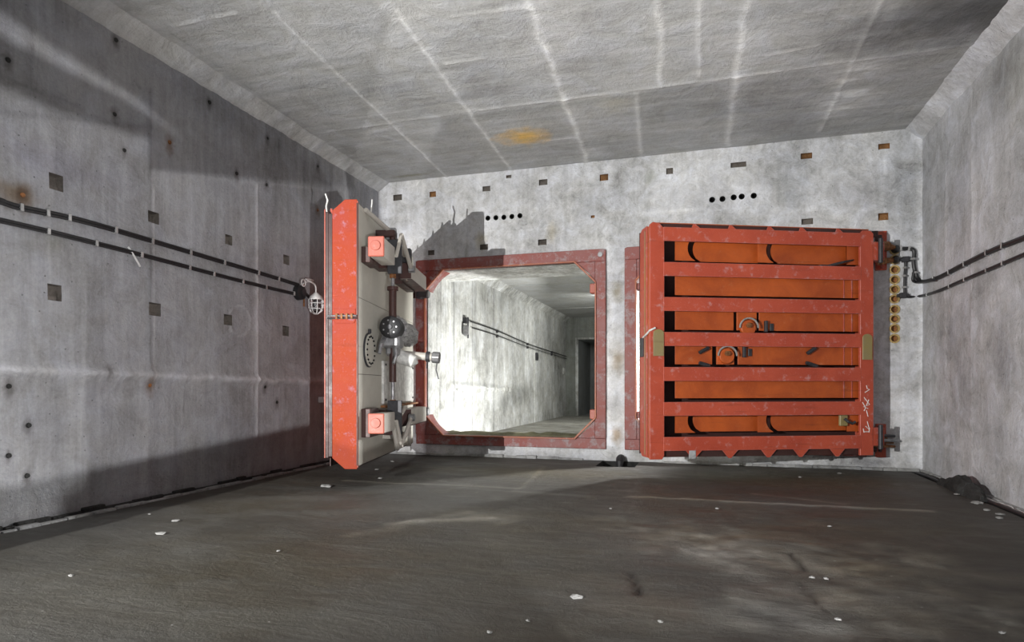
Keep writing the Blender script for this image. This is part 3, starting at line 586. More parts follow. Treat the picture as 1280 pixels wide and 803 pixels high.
# ------------------------------------------------------------------ BLAST DOOR LEAVES
def leaf(label, loc, rotz, sgn, k, cham, mech, L=3.70):
    t = thing('blast_door', label, 'door', loc, rotz); T, H = .45, 3.70
    P = lambda q: Vector((sgn*q.x, q.y, q.z))*k       # q = (u along leaf from hinge, w out of skin side, z)
    def mk(nm, fn, m, bevel=.006, parent=t, smooth=False):
        bm = B(); fn(bm); return obj(nm, bm, m, parent, bevel=bevel, smooth=smooth)
    bx = lambda a, b: (lambda bm: box(bm, a, b, P))
    # skin: structural plate, painted facing with recessed seams
    mk('skin_plate', bx((.02, -.03, .02), (L-.02, -.004, H-.02)), M['maroon'])  # dark colour stands in for deep shade behind the rails
    for z0, z1 in ((.04, 1.302), (1.308, 2.362), (2.368, H-.04)):
        mk('skin_panel', bx((.05, -.004, z0), (L-.012, .008, z1)), M['skin'], .004)
    # free-edge plate with cut back corners
    c = cham
    prof = [(0, .0), (0, H), (-.17, H), (-.345, H-c), (-.345, c), (-.17, 0)] if c else [(.0, .10), (.0, H-.08), (-.10, H-.02), (-.33, H-.02), (-.33, .02), (-.10, .02)]
    edge = mk('edge_plate', lambda bm: prism(bm, [(L-.012, w_, z) for w_, z in prof], (.024, 0, 0), P), M['edge'] if c else M['red'], .005)
    mk('edge_seam_strip', bx((L, -.006, .05), (L+.02, .012, H-.05)), M['maroon'], .003, edge)
    mk('edge_rib', bx((L+.0, -.265, .06), (L+.022, -.25, H-.08)), M['olive'] if not c else M['edge'], .003, edge) if not c else None
    # edge web behind the slot, hinge-side web
    mk('edge_web', bx((L-.09, -T+.03, max(c, .02)+.02), (L-.07, -.02, H-max(c, .02)-.02)), M['maroon'])
    mk('hinge_web', bx((0, -T+.02, .04), (.025, -.02, H-.04)), M['red'])
    # grille side: two stiles and seven horizontal rails
    zt = H if not c else H-c; zb = 0 if not c else c
    st_l = mk('stile', lambda bm: prism(bm, [(L-.235, -T, zb+.06), (L-.20, -T, zb), (L, -T, zb+.0), (L, -T, zt-.02), (L-.05, -T, zt+.02), (L-.16, -T, zt), (L-.235, -T, zt-.08)], (0, .05, 0), P), M['red' if not c else 'maroon'])  # on the open leaf, painted dark for the slot's shade
    st_r = mk('stile', lambda bm: prism(bm, [(0, -T, .02), (.235, -T, .02), (.235, -T, zt-.07), (.19, -T, zt-.01), (.05, -T, zt-.01), (0, -T, zt-.06)], (0, .05, 0), P), M['red'])
    mk('stile_lip', bx((L-.012, -T+.05, zb+.02), (L, -T+.10, zt-.04)), M['orange' if not c else 'maroon'], .002, st_l)
    if c: mk('stile_edge_bead', bx((L, -T-.006, zb+.0), (L+.012, -T+.008, zt+.02)), M['capred'], .002, st_l)
    pitch, z0r, hr = .549, .242, .218
    for i in range(7):
        zc = z0r+pitch*i; r_ = mk('rail', bx((.22, -T-.004, zc-hr/2), (L-.22, -T+.03, zc+hr/2)), M['red'], .004)
        mk('rail_web', bx((.23, -T+.03, zc-.008), (L-.2, -T+.08, zc+.008)), M['orange'], 0, r_)
    # recessed plates between the rails
    W = -.36
    ua, ub = .05, L-.235-.21
    for i in range(6):
        z0_ = z0r+pitch*i+hr/2+.012; z1_ = z0_+pitch-hr+.10
        z0_ += .034 if i > 1 else .045
        if i in (0, 5):
            # plate with two long round-ended openings, and the skin seen through them
            for (a, b) in ((1.02, .42), (.0, 0)): pass
            hs = [(1.95, 3.10), (.40, 1.78)]
            def holed(bm, hs=hs, z0_=z0_, z1_=z1_, W=W):
                zm = (z0_+z1_)/2; hh = (z1_-z0_)/2-.012; n = 8
                cuts = [ub]+[q for h in hs for q in (h[1], h[0])]+[ua]
                # solid pieces between openings with a concave rounded end on the free-edge side
                def solid(u1, u0, curve):
                    # curve: this piece's hinge-side edge is concave round
                    if curve:
                        pts = [(u1, W, z0_), (u1, W, z1_)]+[(u0-.10+.13*math.sin(PI*j/n)**.6, W, z1_-(z1_-z0_)*j/n) for j in range(n+1)]
                    else: pts = [(u1, W, z0_), (u1, W, z1_), (u0, W, z1_), (u0, W, z0_)]
                    prism(bm, pts, (0, .015, 0), P)
                solid(ub, hs[0][1], True); solid(hs[0][0], hs[1][1], True); solid(hs[1][0], ua, False)
                # thin top and bottom ligaments
                for h in hs: box(bm, (h[0], W, z1_-.012), (h[1], W+.015, z1_), P)
            mk('lightened_plate', holed, M['orange'], 0)
            
            for h in hs:
                e_ = h[1]-.13; z0p = z0_+.01
                mk('inner_plate', lambda bm: prism(bm, [(h[0]-.05, W+.10, z0p), (h[0]-.05, W+.10, z1_)]+[(e_-.10+.13*math.sin(PI*j/8)**.6, W+.10, z1_-(z1_-z0p)*j/8) for j in range(9)], (0, .012, 0), P), M['orange'], 0)
        else:
            br = [(ub, ua)] if i in (1, 4) else ([(ub, 2.36), (2.31, 1.98), (1.93, ua)] if i == 3 else [(ub, 2.72), (2.65, 2.36), (2.29, ua)])
            for a, b in br: mk('inner_plate', bx((b, W-(.02 if a-b < .5 else 0), z0_), (a, W+.015, z1_)), M['orange'], .003)
            for u_ in (.32, .46):
                mk('weld_strip', bx((u_, W-.012, z0_), (u_+.012, W, z1_)), M['red'], 0)
    # gusset tabs above the top rail and below the bottom rail
    zt_, zb_ = z0r+6*pitch+hr/2, z0r-hr/2
    for u_ in (3.05, 2.45, 1.80, 1.25, .62):
        mk('gusset_tab', lambda bm: prism(bm, [(u_-.10, -T+.005, zt_-.01), (u_+.05, -T+.005, zt_-.01), (u_+.02, -T+.005, H+.01), (u_-.01, -T+.005, H+.01)], (0, .012, 0), P), M['red'], 0)
        mk('gusset_tab', lambda bm: prism(bm, [(u_-.13, -T+.005, zb_+.01), (u_+.15, -T+.005, zb_+.01), (u_+.04, -T+.005, .01), (u_-.01, -T+.005, .01)], (0, .012, 0), P), M['red'], 0)
    if not cham:
        mk('top_edge_plate', bx((.05, -.40, 3.50), (L-.05, -.385, H+.012)), M['maroon'], .003)  # dark sheet standing in for shaded pockets behind the tabs
        mk('top_flange', bx((.05, -.40, H+.012), (L-.05, -.36, H+.024)), M['orange'], .002)
    else: mk('top_edge_plate', bx((.05, -.20, H-.06), (L-.05, -.03, H-.035)), M['orange'], .003)
    mk('bottom_shade_plate', bx((.05, -.40, .03), (L-.05, -.385, .2)), M['maroon'], .003)  # dark sheet in place of the shade below the bottom rail
    # lug plates with hooks on the stiles
    for u_, z_ in ((L-.135, 1.86), (.12, 1.82)):
        def lug(bm, u_=u_, z_=z_): prism(bm, [(u_-.085, -T-.022, z_-.24), (u_+.085, -T-.022, z_-.24), (u_+.085, -T-.022, z_+.12)]+[(u_+.085*math.cos(a*PI/8), -T-.022, z_+.12+.06*math.sin(a*PI/8)) for a in range(1, 8)]+[(u_-.085, -T-.022, z_+.12)], (0, .02, 0), P)
        l_ = mk('hoist_lug', lug, M['olive'], .004); l_['label'] = 'olive unpainted hoist lug'
    # mechanism bosses seen through the middle rows
    for u_, z_, r in ((2.50, 1.63, .125), (2.14, 2.08, .125)):
        d = mk('gear_boss', lambda bm: tube(bm, [(u_, W-.07, z_), (u_, W+.01, z_)], r, 24, mp=P), M['orange'], .01, smooth=True)
        mk('boss_nut', lambda bm: tube(bm, [(u_+.01, W-.12, z_+.04), (u_+.01, W-.06, z_+.04)], .045, 6, mp=P), M['rustiron'], .004, d)
        mk('boss_guard', lambda bm: tube(bm, [(u_+(r+.03)*math.cos(a), W-.08, z_+(r+.03)*math.sin(a)) for a in [PI*j/12 for j in range(13)]], .014, 6, mp=P), M['chip'], 0, d)
    for u_, z_ in ((1.83, 2.10), (2.20, 1.69)):
        d = mk('lug_bracket', lambda bm: (box(bm, (u_-.02, W-.06, z_-.08), (u_+.02, W, z_+.10), P), box(bm, (u_-.14, W-.02, z_-.06), (u_-.08, W, z_+.06), P)), M['darksteel'], .004)
    for (a, b) in (((2.95, 1.68), (2.80, 1.76)), ((2.95, 1.52), (2.78, 1.47)), ((1.12, 1.68), (.98, 1.77)), ((1.14, 1.53), (.95, 1.47))):
        mk('strut_bracket', lambda bm: tube(bm, [(a[0], W-.03, a[1]), (b[0], W-.03, b[1])], .03, 6, mp=P), M['darksteel'], 0)  # dark steel stands in for shade on these struts
    if not mech:
        # hook at the top right, catch block at the bottom right
        h_ = mk('hook_block', lambda bm: box(bm, (.74, W-.08, 3.05), (.92, W, 3.12), P), M['darksteel'], .01)
        mk('hook_rod', lambda bm: tube(bm, [(.78, W-.05, 3.10), (.55, W-.10, 3.16), (.3, -T+.08, 3.22)], [.022, .02, .012], 8, mp=P), M['darksteel'], 0, h_)
        d = mk('catch_block', lambda bm: box(bm, (.42, W-.05, .50), (.56, W, .68), P), M['olive'], .01)
        mk('catch_hook', lambda bm: tube(bm, [(.50, W-.07, .62), (.45, W-.10, .57), (.38, W-.10, .54), (.33, W-.10, .57)], .022, 8, mp=P), M['darksteel'], 0, d)
        mk('grey_shoe', bx((3.03, -T-.004, -.0), (3.14, -T+.03, .14)), M['kerb'])
        # handle rod near the free edge
        h_ = mk('edge_latch', bx((L-.0, -.20, 1.62), (L+.03, -.04, 1.93)), M['darksteel'], .01)
        mk('latch_handle', lambda bm: tube(bm, [(L+.02, -.18, 1.93), (L+.03, -.32, 1.95), (L-.0, -.44, 2.02), (L-.08, -.48, 2.06)], .016, 8, mp=P), M['pale'], 0, h_)
    return t, P, mk, L, T, H
# --- left leaf, swung open, skin side towards the room
PHI = math.radians(14)
tl, P, mk, L, T, H = leaf('tall orange-edged steel door standing open, lock bars and motor on its beige face', (-5.405, 11.178, .262), -(PI/2-PHI), 1, 1.0, .15, True)
bxp = lambda a, b: (lambda bm: box(bm, a, b, P))
s_ = lambda x: L-x        # distance measured from the free edge
for z, up in ((3.07, 1), (.62, -1)):
    nb = mk('lock_bar', bxp((s_(.10), .14, z-.135), (s_(.74), .345, z+.135)), M['bar'], .008)
    cp = mk('bar_end_cap', lambda bm: (box(bm, (s_(.055), .13, z-.14), (s_(.10), .355, z+.14), P), None), M['capred'], .012, nb)
    mk('locking_pin', lambda bm: tube(bm, [(s_(.10), .24, z+.01), (s_(.035), .24, z+.01)], .07, 20, mp=P), M['capred'], .006, nb)
    mk('bar_bracket', bxp((s_(.62), 0, z-.20), (s_(.16), .135, z+.02 if up > 0 else z+.2)), M['maroon'], .006, nb)
    fb_ = mk('lock_bar', bxp((s_(3.25), .15, z-.135), (s_(1.92), .345, z+.135)), M['bar'], .008)
    mk('bar_soffit', bxp((s_(3.25), .14, z-.142), (s_(1.92), .355, z-.136)), M['maroon'], 0, fb_)
    mk('bar_mouth', bxp((s_(1.92), .155, z-.13), (s_(1.90), .34, z+.13)), M['maroon'], 0, fb_)
    mk('bar_bracket', bxp((s_(3.1), 0, z-.18), (s_(2.1), .15, z+.1)), M['maroon'], .006, fb_)
    mk('locking_pin', lambda bm: tube(bm, [(s_(3.25), .25, z), (s_(3.42), .25, z)], .07, 16, mp=P), M['darksteel'], .006, fb_)
    # toggle linkage between the two bars, meeting at the shaft crank
    zc = z+up*.17
    lk = mk('linkage_arm', lambda bm: tube(bm, [(s_(.72), .37, z), (s_(1.02), .37, z+up*.36)], .03, 8, mp=P), M['bar'], 0)
    lk = mk('linkage_arm', lambda bm: tube(bm, [(s_(1.78), .37, z-up*.0), (s_(1.05), .37, z+up*.40)], .034, 8, mp=P), M['bar'], 0)
    mk('link_pin', lambda bm: tube(bm, [(s_(1.78), .33, z), (s_(1.78), .43, z)], .06, 12, mp=P), M['steel'], .005, lk)
    mk('guide_bracket', bxp((s_(1.12), .0, z-.16), (s_(.80), .18, z+.16)), M['maroon'], .01)
    mk('guide_plate', bxp((s_(.98), .18, z-.22), (s_(.94), .40, z+.30)), M['darksteel'], .006)
# outward stays above the top bars
for a, b in (((.30, .03, 3.64), (1.10, .22, 3.50)), ((1.10, .22, 3.50), (1.95, .24, 3.30))):
    mk('top_stay', lambda bm: tube(bm, [(s_(a[0]), a[1], a[2]), (s_(b[0]), b[1], b[2])], .035, 8, mp=P), M['bar'], 0)
mk('stay_clevis', bxp((s_(1.98), .14, 3.20), (s_(1.86), .34, 3.44)), M['darksteel'], .012)
mk('stay_clevis', bxp((s_(1.06), .14, 3.38), (s_(.98), .30, 3.56)), M['steel'], .012)
# vertical drive shaft in sections
sh = mk('drive_shaft', lambda bm: tube(bm, [(s_(1.0), .25, .38), (s_(1.0), .25, 3.48)], .030, 12, mp=P), M['steel'], 0, smooth=True)
mk('shaft_sleeve', lambda bm: tube(bm, [(s_(1.0), .25, 2.18), (s_(1.0), .25, 2.62)], .058, 16, mp=P), M['maroon'], .004, sh, True)
mk('shaft_collar', lambda bm: tube(bm, [(s_(1.0), .25, 2.60), (s_(1.0), .25, 2.66)], .085, 16, mp=P), M['maroon'], .004, sh, True)
mk('shaft_sleeve', lambda bm: tube(bm, [(s_(1.0), .25, 1.20), (s_(1.0), .25, 1.75)], .055, 16, mp=P), M['maroon'], .004, sh, True)
mk('shaft_sleeve', lambda bm: tube(bm, [(s_(1.0), .25, 2.88), (s_(1.0), .25, 3.42)], .05, 16, mp=P), M['maroon'], .004, sh, True)
for z in (.9, 1.45, 2.82): mk('shaft_collar', lambda bm: tube(bm, [(s_(1.0), .25, z-.03), (s_(1.0), .25, z+.03)], .05, 14, mp=P), M['rustiron'], .003, sh, True)
for z in (.45, 3.46): mk('shaft_bearing', bxp((s_(1.09), 0, z-.05), (s_(.91), .30, z+.05)), M['maroon'], .01, sh)
# V-shaped crank at the foot
for a, b in (((.80, .30, .62), (1.0, .32, .18)), ((1.0, .32, .18), (1.75, .34, .42)), ((1.0, .32, .62), (1.45, .34, .80))):
    mk('crank_arm', lambda bm: tube(bm, [(s_(a[0]), a[1], a[2]), (s_(b[0]), b[1], b[2])], .036, 8, mp=P), M['bar'], 0)
mk('stop_bracket', lambda bm: (box(bm, (s_(2.15), .0, .30), (s_(1.35), .28, .36), P), box(bm, (s_(2.15), .24, .12), (s_(2.08), .29, .50), P), box(bm, (s_(1.42), .24, .20), (s_(1.35), .29, .50), P)), M['bar'], .006)
# gearbox, motor, wrapped body, wheel
gb = mk('gearbox', lambda bm: (box(bm, (s_(1.22), .10, 1.72), (s_(.86), .38, 1.98), P), box(bm, (s_(1.15), .14, 1.60), (s_(.95), .34, 2.10), P)), M['steel'], .035)
mk('gearbox_foot', lambda bm: tube(bm, [(s_(.92), .16, 1.92), (s_(.74), .14, 1.76), (s_(.70), .12, 1.62)], [.05, .035, .03], 8, mp=P), M['steel'], 0, gb)
mk('gearbox_foot', lambda bm: tube(bm, [(s_(.96), .30, 1.72), (s_(.9), .32, 1.58), (s_(.84), .30, 1.48)], [.05, .03, .025], 8, mp=P), M['steel'], 0, gb)
mo = mk('electric_motor', lambda bm: tube(bm, [(s_(.72), .27, 2.02), (s_(.75), .27, 2.02), (s_(.76), .27, 2.02), (s_(1.0), .27, 2.02)], [.10, .155, .165, .165], 28, mp=P), M['rubber'], 0, smooth=True)
for a in range(7): mk('motor_bolt', lambda bm: tube(bm, [(s_(.735), .27+.10*math.cos(a*2*PI/7), 2.02+.10*math.sin(a*2*PI/7)), (s_(.715), .27+.10*math.cos(a*2*PI/7), 2.02+.10*math.sin(a*2*PI/7))], .013, 6, mp=P), M['steel'], 0, mo)
mk('motor_hub', lambda bm: tube(bm, [(s_(.74), .27, 2.02), (s_(.70), .27, 2.02)], .04, 14, mp=P), M['darksteel'], .005, mo)
def wrapbm(bm):
    n, mm = 28, 14; rings = []
    for i in range(mm+1):
        f = i/mm; x = s_(.95+.95*f); r = .165*(1-.25*f*f)+.02*math.sin(f*9)
        if i in (0, mm): r *= .6
        rings.append([bm.verts.new(P(Vector((x, .27+.07*f+(r+.022*math.sin(k*1.9+i*1.3)*random.uniform(.3, 1))*math.cos(2*PI*k/n), 2.02-.06*f+(r+.022*math.sin(k*2.7+i*2.1)*random.uniform(.3, 1))*math.sin(2*PI*k/n)*1.15)))) for k in range(n)])
    for i in range(mm):
        for k in range(n): bm.faces.new((rings[i][k], rings[i][(k+1) % n], rings[i+1][(k+1) % n], rings[i+1][k]))
    bm.faces.new(rings[0]); bm.faces.new(rings[-1])
mk('silver_wrapping', wrapbm, M['wrap'], 0, mo, True)
# hand crank axle sticking out into the room
ax = mk('hand_axle', lambda bm: tube(bm, [(s_(1.45), .15, 1.66), (s_(1.45), .80, 1.60)], .062, 16, mp=P), M['bar'], .006, smooth=True)
mk('axle_head', lambda bm: tube(bm, [(s_(1.45), .78, 1.60), (s_(1.45), .90, 1.59)], .095, 8, mp=P), M['steel'], .01, ax)
mk('axle_collar', lambda bm: tube(bm, [(s_(1.45), .68, 1.61), (s_(1.45), .74, 1.605)], .085, 14, mp=P), M['darksteel'], .005, ax)
mk('hanging_wire', lambda bm: tube(bm, [(s_(1.45), .86, 1.55), (s_(1.45), .84, 1.40), (s_(1.45), .88, 1.25)], .010, 6, mp=P), M['darksteel'], 0, ax)
mk('hanging_wire', lambda bm: tube(bm, [(s_(1.45), .70, 1.56), (s_(1.46), .68, 1.42)], .008, 6, mp=P), M['darksteel'], 0, ax)
mk('gear_nose', lambda bm: tube(bm, [(s_(1.3), .25, 1.62), (s_(1.3), .52, 1.52), (s_(1.3), .55, 1.48)], [.12, .10, .04], 14, mp=P), M['pale'], 0, smooth=True)
# counter plate on the far half
cpn = mk('cover_plate', bxp((s_(3.5), .008, .86), (s_(1.25), .05, 1.54)), M['pale'], .006)
for u_ in (1.35, 3.4):
    for z in (.92, 1.48): mk('cover_bolt', lambda bm: tube(bm, [(s_(u_), .05, z), (s_(u_), .065, z)], .02, 6, mp=P), M['darksteel'], 0, cpn)
mk('cover_shelf', bxp((s_(3.5), .0, .80), (s_(1.2), .14, .835)), M['rustiron'], .004)
# bolted round flange on the skin
fl2 = mk('round_flange', lambda bm: tube(bm, [(s_(.50), .005, 1.66), (s_(.50), .035, 1.66)], .25, 40, mp=P), M['darksteel'], .004, smooth=True)
mk('flange_cover', lambda bm: tube(bm, [(s_(.50), .03, 1.66), (s_(.50), .046, 1.66)], .235, 40, mp=P), M['skin'], .003, fl2, True)
for a in range(16): mk('flange_bolt', lambda bm: tube(bm, [(s_(.50)+.20*math.cos(a*PI/8), .044, 1.66+.20*math.sin(a*PI/8)), (s_(.50)+.20*math.cos(a*PI/8), .062, 1.66+.20*math.sin(a*PI/8))], .016, 6, mp=P), M['black'], 0, fl2)
mk('flange_lug', bxp((s_(.46), .03, 1.90), (s_(.42), .07, 1.96)), M['darksteel'], .004, fl2)
# hinge of two steel rods on the free edge, with the rounded plate behind
hz = 2.10
hp = mk('edge_hasp_plate', lambda bm: prism(bm, [(L+.013, w_, z) for w_, z in ((-.04, hz-.10), (-.02, hz-.07), (-.02, hz+.10), (-.32, hz+.10), (-.32, hz-.07), (-.29, hz-.10))], (.01, 0, 0), P), M['edge'], .004)
mk('hasp_rod', lambda bm: tube(bm, [(L+.045, .0, hz), (L+.045, -.40, hz)], .013, 8, mp=P), M['steel'], 0, hp)
mk('hasp_rod', lambda bm: tube(bm, [(L+.045, .0, hz-.03), (L+.045, -.40, hz-.035)], .010, 8, mp=P), M['darksteel'], 0, hp)
for w_ in (-.06, -.13, -.20, -.27): mk('hasp_knuckle', bxp((L+.02, w_-.014, hz-.045), (L+.065, w_+.014, hz+.03)), M['rustiron'], .003, hp)
# thin bent wires standing on the top corner
mk('bent_wire', lambda bm: tube(bm, [(L-.02, -.43, 3.52), (L-.02, -.44, 3.62), (L-.02, -.42, 3.70), (L-.02, -.45, 3.79)], .012, 6, mp=P), M['pale'], 0)
mk('bent_wire', lambda bm: tube(bm, [(L-.75, -.02, 3.70), (L-.75, -.01, 3.80), (L-.75, .0, 3.92)], .010, 6, mp=P), M['pale'], 0)
mk('seam_lip', bxp((L-.02, .0, .02), (L+.012, .012, H-.02)), M['capred'], .003)
# hinge brackets from the leaf to the wall
for z in (.55, 3.05):
    hb = mk('hinge_bracket', bxp((-.50, -.34, z-.12), (.10, -.06, z+.12)), M['maroon'], .01)
    mk('hinge_pin', lambda bm: tube(bm, [(-.2, -.20, z-.24), (-.2, -.20, z+.24)], .07, 16, mp=P), M['darksteel'], .006, hb)
# --- right leaf, ribbed side towards the room
TH = math.radians(23.7); KR = .97; RO_ = (2.445, 11.53, .285)
tr, PR, mkR, L, T, H = leaf('red-orange steel door with seven horizontal rails, standing ajar on the right', RO_, TH, -1, KR, 0, False, 3.78)
PR0 = PR
for z in (.32, 3.36):
    hb = mkR('hinge_arm', bx_ := (lambda bm: box(bm, (-.20, -T-.0, z-.15), (.03, -T+.20, z+.15), PR)), M['red'], .012)
    mkR('hinge_pin', lambda bm: tube(bm, [(-.10, -T-.03, z-.2), (-.10, -T-.03, z+.2)], .035, 12, mp=PR), M['darksteel'], .004, hb)
# chalk scribble on the hinge stile
def ch(px, py):
    # pixel onto the stile face plane of the right leaf
    n = Vector((-math.sin(TH), math.cos(TH), 0)); o = Vector((RO_[0], RO_[1], 0))+n*(-T*KR-.002); d = ray(px, py); c0 = Vector((0, 0, H0))
    t_ = (o-c0).dot(n)/d.dot(n); q = c0+d*t_; q = q-Vector(RO_); cth, sth = math.cos(-TH), math.sin(-TH)
    return Vector((q.x*cth-q.y*sth, q.x*sth+q.y*cth, q.z))
strokes = [[(1083, 482), (1084, 486), (1087, 487), (1081, 491)], [(1080, 497), (1087, 506), (1079, 509), (1085, 511)], [(1078, 503), (1082, 510), (1080, 514)], [(1086, 500), (1083, 507)], [(1083, 513), (1085, 521)],
           [(1084, 527), (1087, 538), (1082, 533)], [(1080, 540), (1087, 540)], [(1087, 535), (1086, 541)], [(1079, 536), (1080, 541)]]
bm = B()
for st in strokes: tube(bm, [ch(*q)+Vector((0, -.001, 0)) for q in st], .007, 5)
c_ = obj('chalk_scribble', bm, M['chalk'], tr); c_['label'] = 'white chalk scribble'
# ------------------------------------------------------------------ wall hinge plates and rusty pipes at the right leaf
def wallplate(pa, pb, label):
    a, b = eW(*pa), eW(*pb); o = Vector((b.x, YD, b.z)); t = thing('hinge_plate', label, 'hinge', o)
    bm = B(); box(bm, (a.x-o.x, -.035, a.z-o.z), (0, .005, 0)); obj('wall_plate', bm, M['red'], t, bevel=.006); return t, o
t1, o1 = wallplate((1094, 290), (1108, 338), 'upper red hinge plate on the end wall with rusty sleeves')
t2, o2 = wallplate((1094, 530), (1107, 572), 'lower red hinge plate on the end wall with worn pins')
def pp(px, py, off, o): return eW(px, py, off)-o
for nm, a, b, r, m in (('rusty_sleeve', (1086, 309, .42), (1109, 308, .16), [.085, .08], 'rustiron'), ('rusty_sleeve', (1109, 308, .16), (1120, 310, .05), [.06, .025], 'rustiron'),
                       ('rusty_sleeve', (1100, 327, .25), (1117, 325, .03), [.06, .035], 'rustiron'), ('steel_tip', (1110, 303, .10), (1121, 309, .03), [.02, .03], 'steel')):
    bm = B(); tube(bm, [pp(*a, o1), pp(*b, o1)], r, 14); obj(nm, bm, M[m], t1, smooth=True)
for (px, py) in ((1093, 293), (1098, 298)):
    bm = B(); p = pp(px, py, .20, o1); box(bm, p-Vector((.05, .03, .05)), p+Vector((.05, .03, .05))); obj('hinge_strap', bm, M['maroon'], t1, bevel=.01)
for px, py0, py1 in ((1103, 310, 335), (1098, 318, 332)):
    bm = B(); tube(bm, [pp(px, py0, .10, o1), pp(px, py1, .10, o1)], .03, 8); obj('hinge_strap', bm, M['red'], t1)
for py, l_, m in ((544, 1118, 'darksteel'), (550, 1124, 'steel'), (552, 1116, 'rustiron'), (557, 1118, 'rustiron'), (547, 1108, 'rustiron')):
    bm = B(); tube(bm, [pp(1088, py, .40, o2), pp(l_, py+1.5, .06, o2)], [.032, .022], 10); obj('worn_pin', bm, M[m], t2, smooth=True)
for px in (1094, 1100):
    bm = B(); p = pp(px, 551, .22, o2); box(bm, p-Vector((.02, .03, .19)), p+Vector((.02, .03, .15))); obj('hinge_strap', bm, M['maroon'], t2, bevel=.008)
# ------------------------------------------------------------------ CABLES
def smoothpath(p, n=6):
    p = [Vector(q) for q in p]; out = []
    for i in range(len(p)-1):
        a = p[max(i-1, 0)]; b = p[i]; c = p[i+1]; d = p[min(i+2, len(p)-1)]
        for k in range(n):
            t = k/n; out.append(.5*((2*b)+(c-a)*t+(2*a-5*b+4*c-d)*t*t+(3*b-a-3*c+d)*t**3))
    return out+[p[-1]]
def cable(label, pts, r, clips, N, twin=True, m='rubber', cat='cable'):
    pts = [Vector(q) for q in pts]
    if clips:      # carry the run on along the wall past the edge of the view
        d0 = (pts[0]-pts[1]).normalized(); pts.insert(0, pts[0]+Vector((0, d0.y, d0.z*.5))*4.0)
    o = pts[0].copy(); t = thing('wall_cable', label, cat, o)
    path = [q-o for q in smoothpath(pts)]; N = Vector(N)
    bm = B(); tube(bm, path, r, 8); obj('cable_strand', bm, M[m], t, smooth=True)
    if twin:
        bm = B(); tube(bm, [q+Vector((0, 0, -r*1.7)) for q in path], r*.8, 8); obj('cable_strand', bm, M[m], t, smooth=True)
    for c in clips:
        c = Vector(c)-o; d = min(range(len(path)-1), key=lambda i: (path[i]-c).length); dr_ = (path[d+1]-path[d]).normalized()
        up = N.cross(dr_).normalized(); c = path[d]+Vector((0, 0, -r*.7 if twin else 0)); bm = B()
        hh = r*(2.1 if twin else 1.25); wd = .016
        q = lambda v: c+dr_*v.x+up*v.z+N*v.y
        box(bm, (-wd, -r*2.4, -hh), (wd, r*1.5, hh), q); obj('cable_clip', bm, M['clipm'], t, bevel=.004)
    return t
LO = .045
cable('upper pair of black cables clipped along the left wall', [lW(px, py, LO) for px, py in ((-60, 232), (0, 250), (26, 258), (100, 274), (190, 300), (280, 327), (340, 345), (378, 357))], .018,
      [lW(px, py) for px, py in ((20, 255), (58, 266), (87, 273), (133, 286), (187, 301), (236, 315), (279, 327), (320, 340), (346, 347), (374, 356))], (1, 0, 0))
cable('lower pair of black cables clipped along the left wall, ending at the lamp', [lW(px, py, LO) for px, py in ((-60, 261), (0, 274), (60, 288), (120, 303), (190, 321), (280, 345), (340, 360), (370, 367))], .016,
      [lW(px, py) for px, py in ((56, 288), (121, 304), (177, 318), (226, 331), (262, 340), (299, 349), (332, 358), (364, 366))], (1, 0, 0))
RO = .04
cable('thick black cable rising along the right wall, upper run', [rW(px, py, RO) for px, py in ((1330, 276), (1280, 297), (1240, 313), (1200, 333), (1175, 346)) ]+[eW(1154, 352, .05), eW(1146, 346, .05), eW(1142, 330, .05), eW(1142, 313, .05), eW(1128, 311, .05), eW(1117, 313, .03)], .030,
      [rW(px, py) for px, py in ((1260, 305), (1239, 314), (1210, 328), (1191, 338), (1171, 347))]+[eW(1142, 341), eW(1142, 324), eW(1138, 312), eW(1127, 312)], (-.7, -.7, 0), twin=False)
cable('thinner black cable along the right wall, lower run', [rW(px, py, RO) for px, py in ((1330, 297), (1280, 318), (1240, 335), (1200, 352), (1175, 363))]+[eW(1152, 370, .04), eW(1133, 371, .04), eW(1131, 365, .04), eW(1131, 345, .04), eW(1131, 327, .04), eW(1118, 325, .03)], .022,
      [rW(px, py) for px, py in ((1258, 327), (1235, 337), (1211, 347), (1190, 355), (1160, 368))]+[eW(1131, 359), eW(1131, 347), eW(1131, 334), eW(1122, 326)], (-.7, -.7, 0), twin=False)
cable('short black cable loop at the wall corner beside the door', [eW(1143, 338, .07), eW(1141, 350, .07), eW(1148, 353, .06), rW(1168, 350, .07)], .022, [], (0, -1, 0), twin=False)
# plugs and bend fittings
for px, py, r, lab in ((1119, 312, .07, 'black cable gland in the topmost wall sleeve'), (1119, 325, .065, 'black cable gland in the second wall sleeve')):
    p = eW(px, py); bm = B(); tube(bm, [(0, -.10, 0), (0, -.03, 0), (0, 0, 0)], [r*.6, r, r], 16); o = obj('cable_gland', bm, M['rubber'], None, smooth=True); o.location = p; tag(o, lab, 'cable gland')
for px, py, lab in ((1131, 325, 'small grey junction fitting under the upper cable bend'), (1128, 370, 'small grey junction fitting at the foot of the thin cable')):
    p = eW(px, py); bm = B(); box(bm, (-.05, -.07, -.045), (.05, .01, .045)); tube(bm, [(-.09, -.035, 0), (.09, -.035, 0)], .028, 10); o = obj('junction_fitting', bm, M['darksteel'], None, bevel=.006); o.location = p; tag(o, lab, 'junction box')
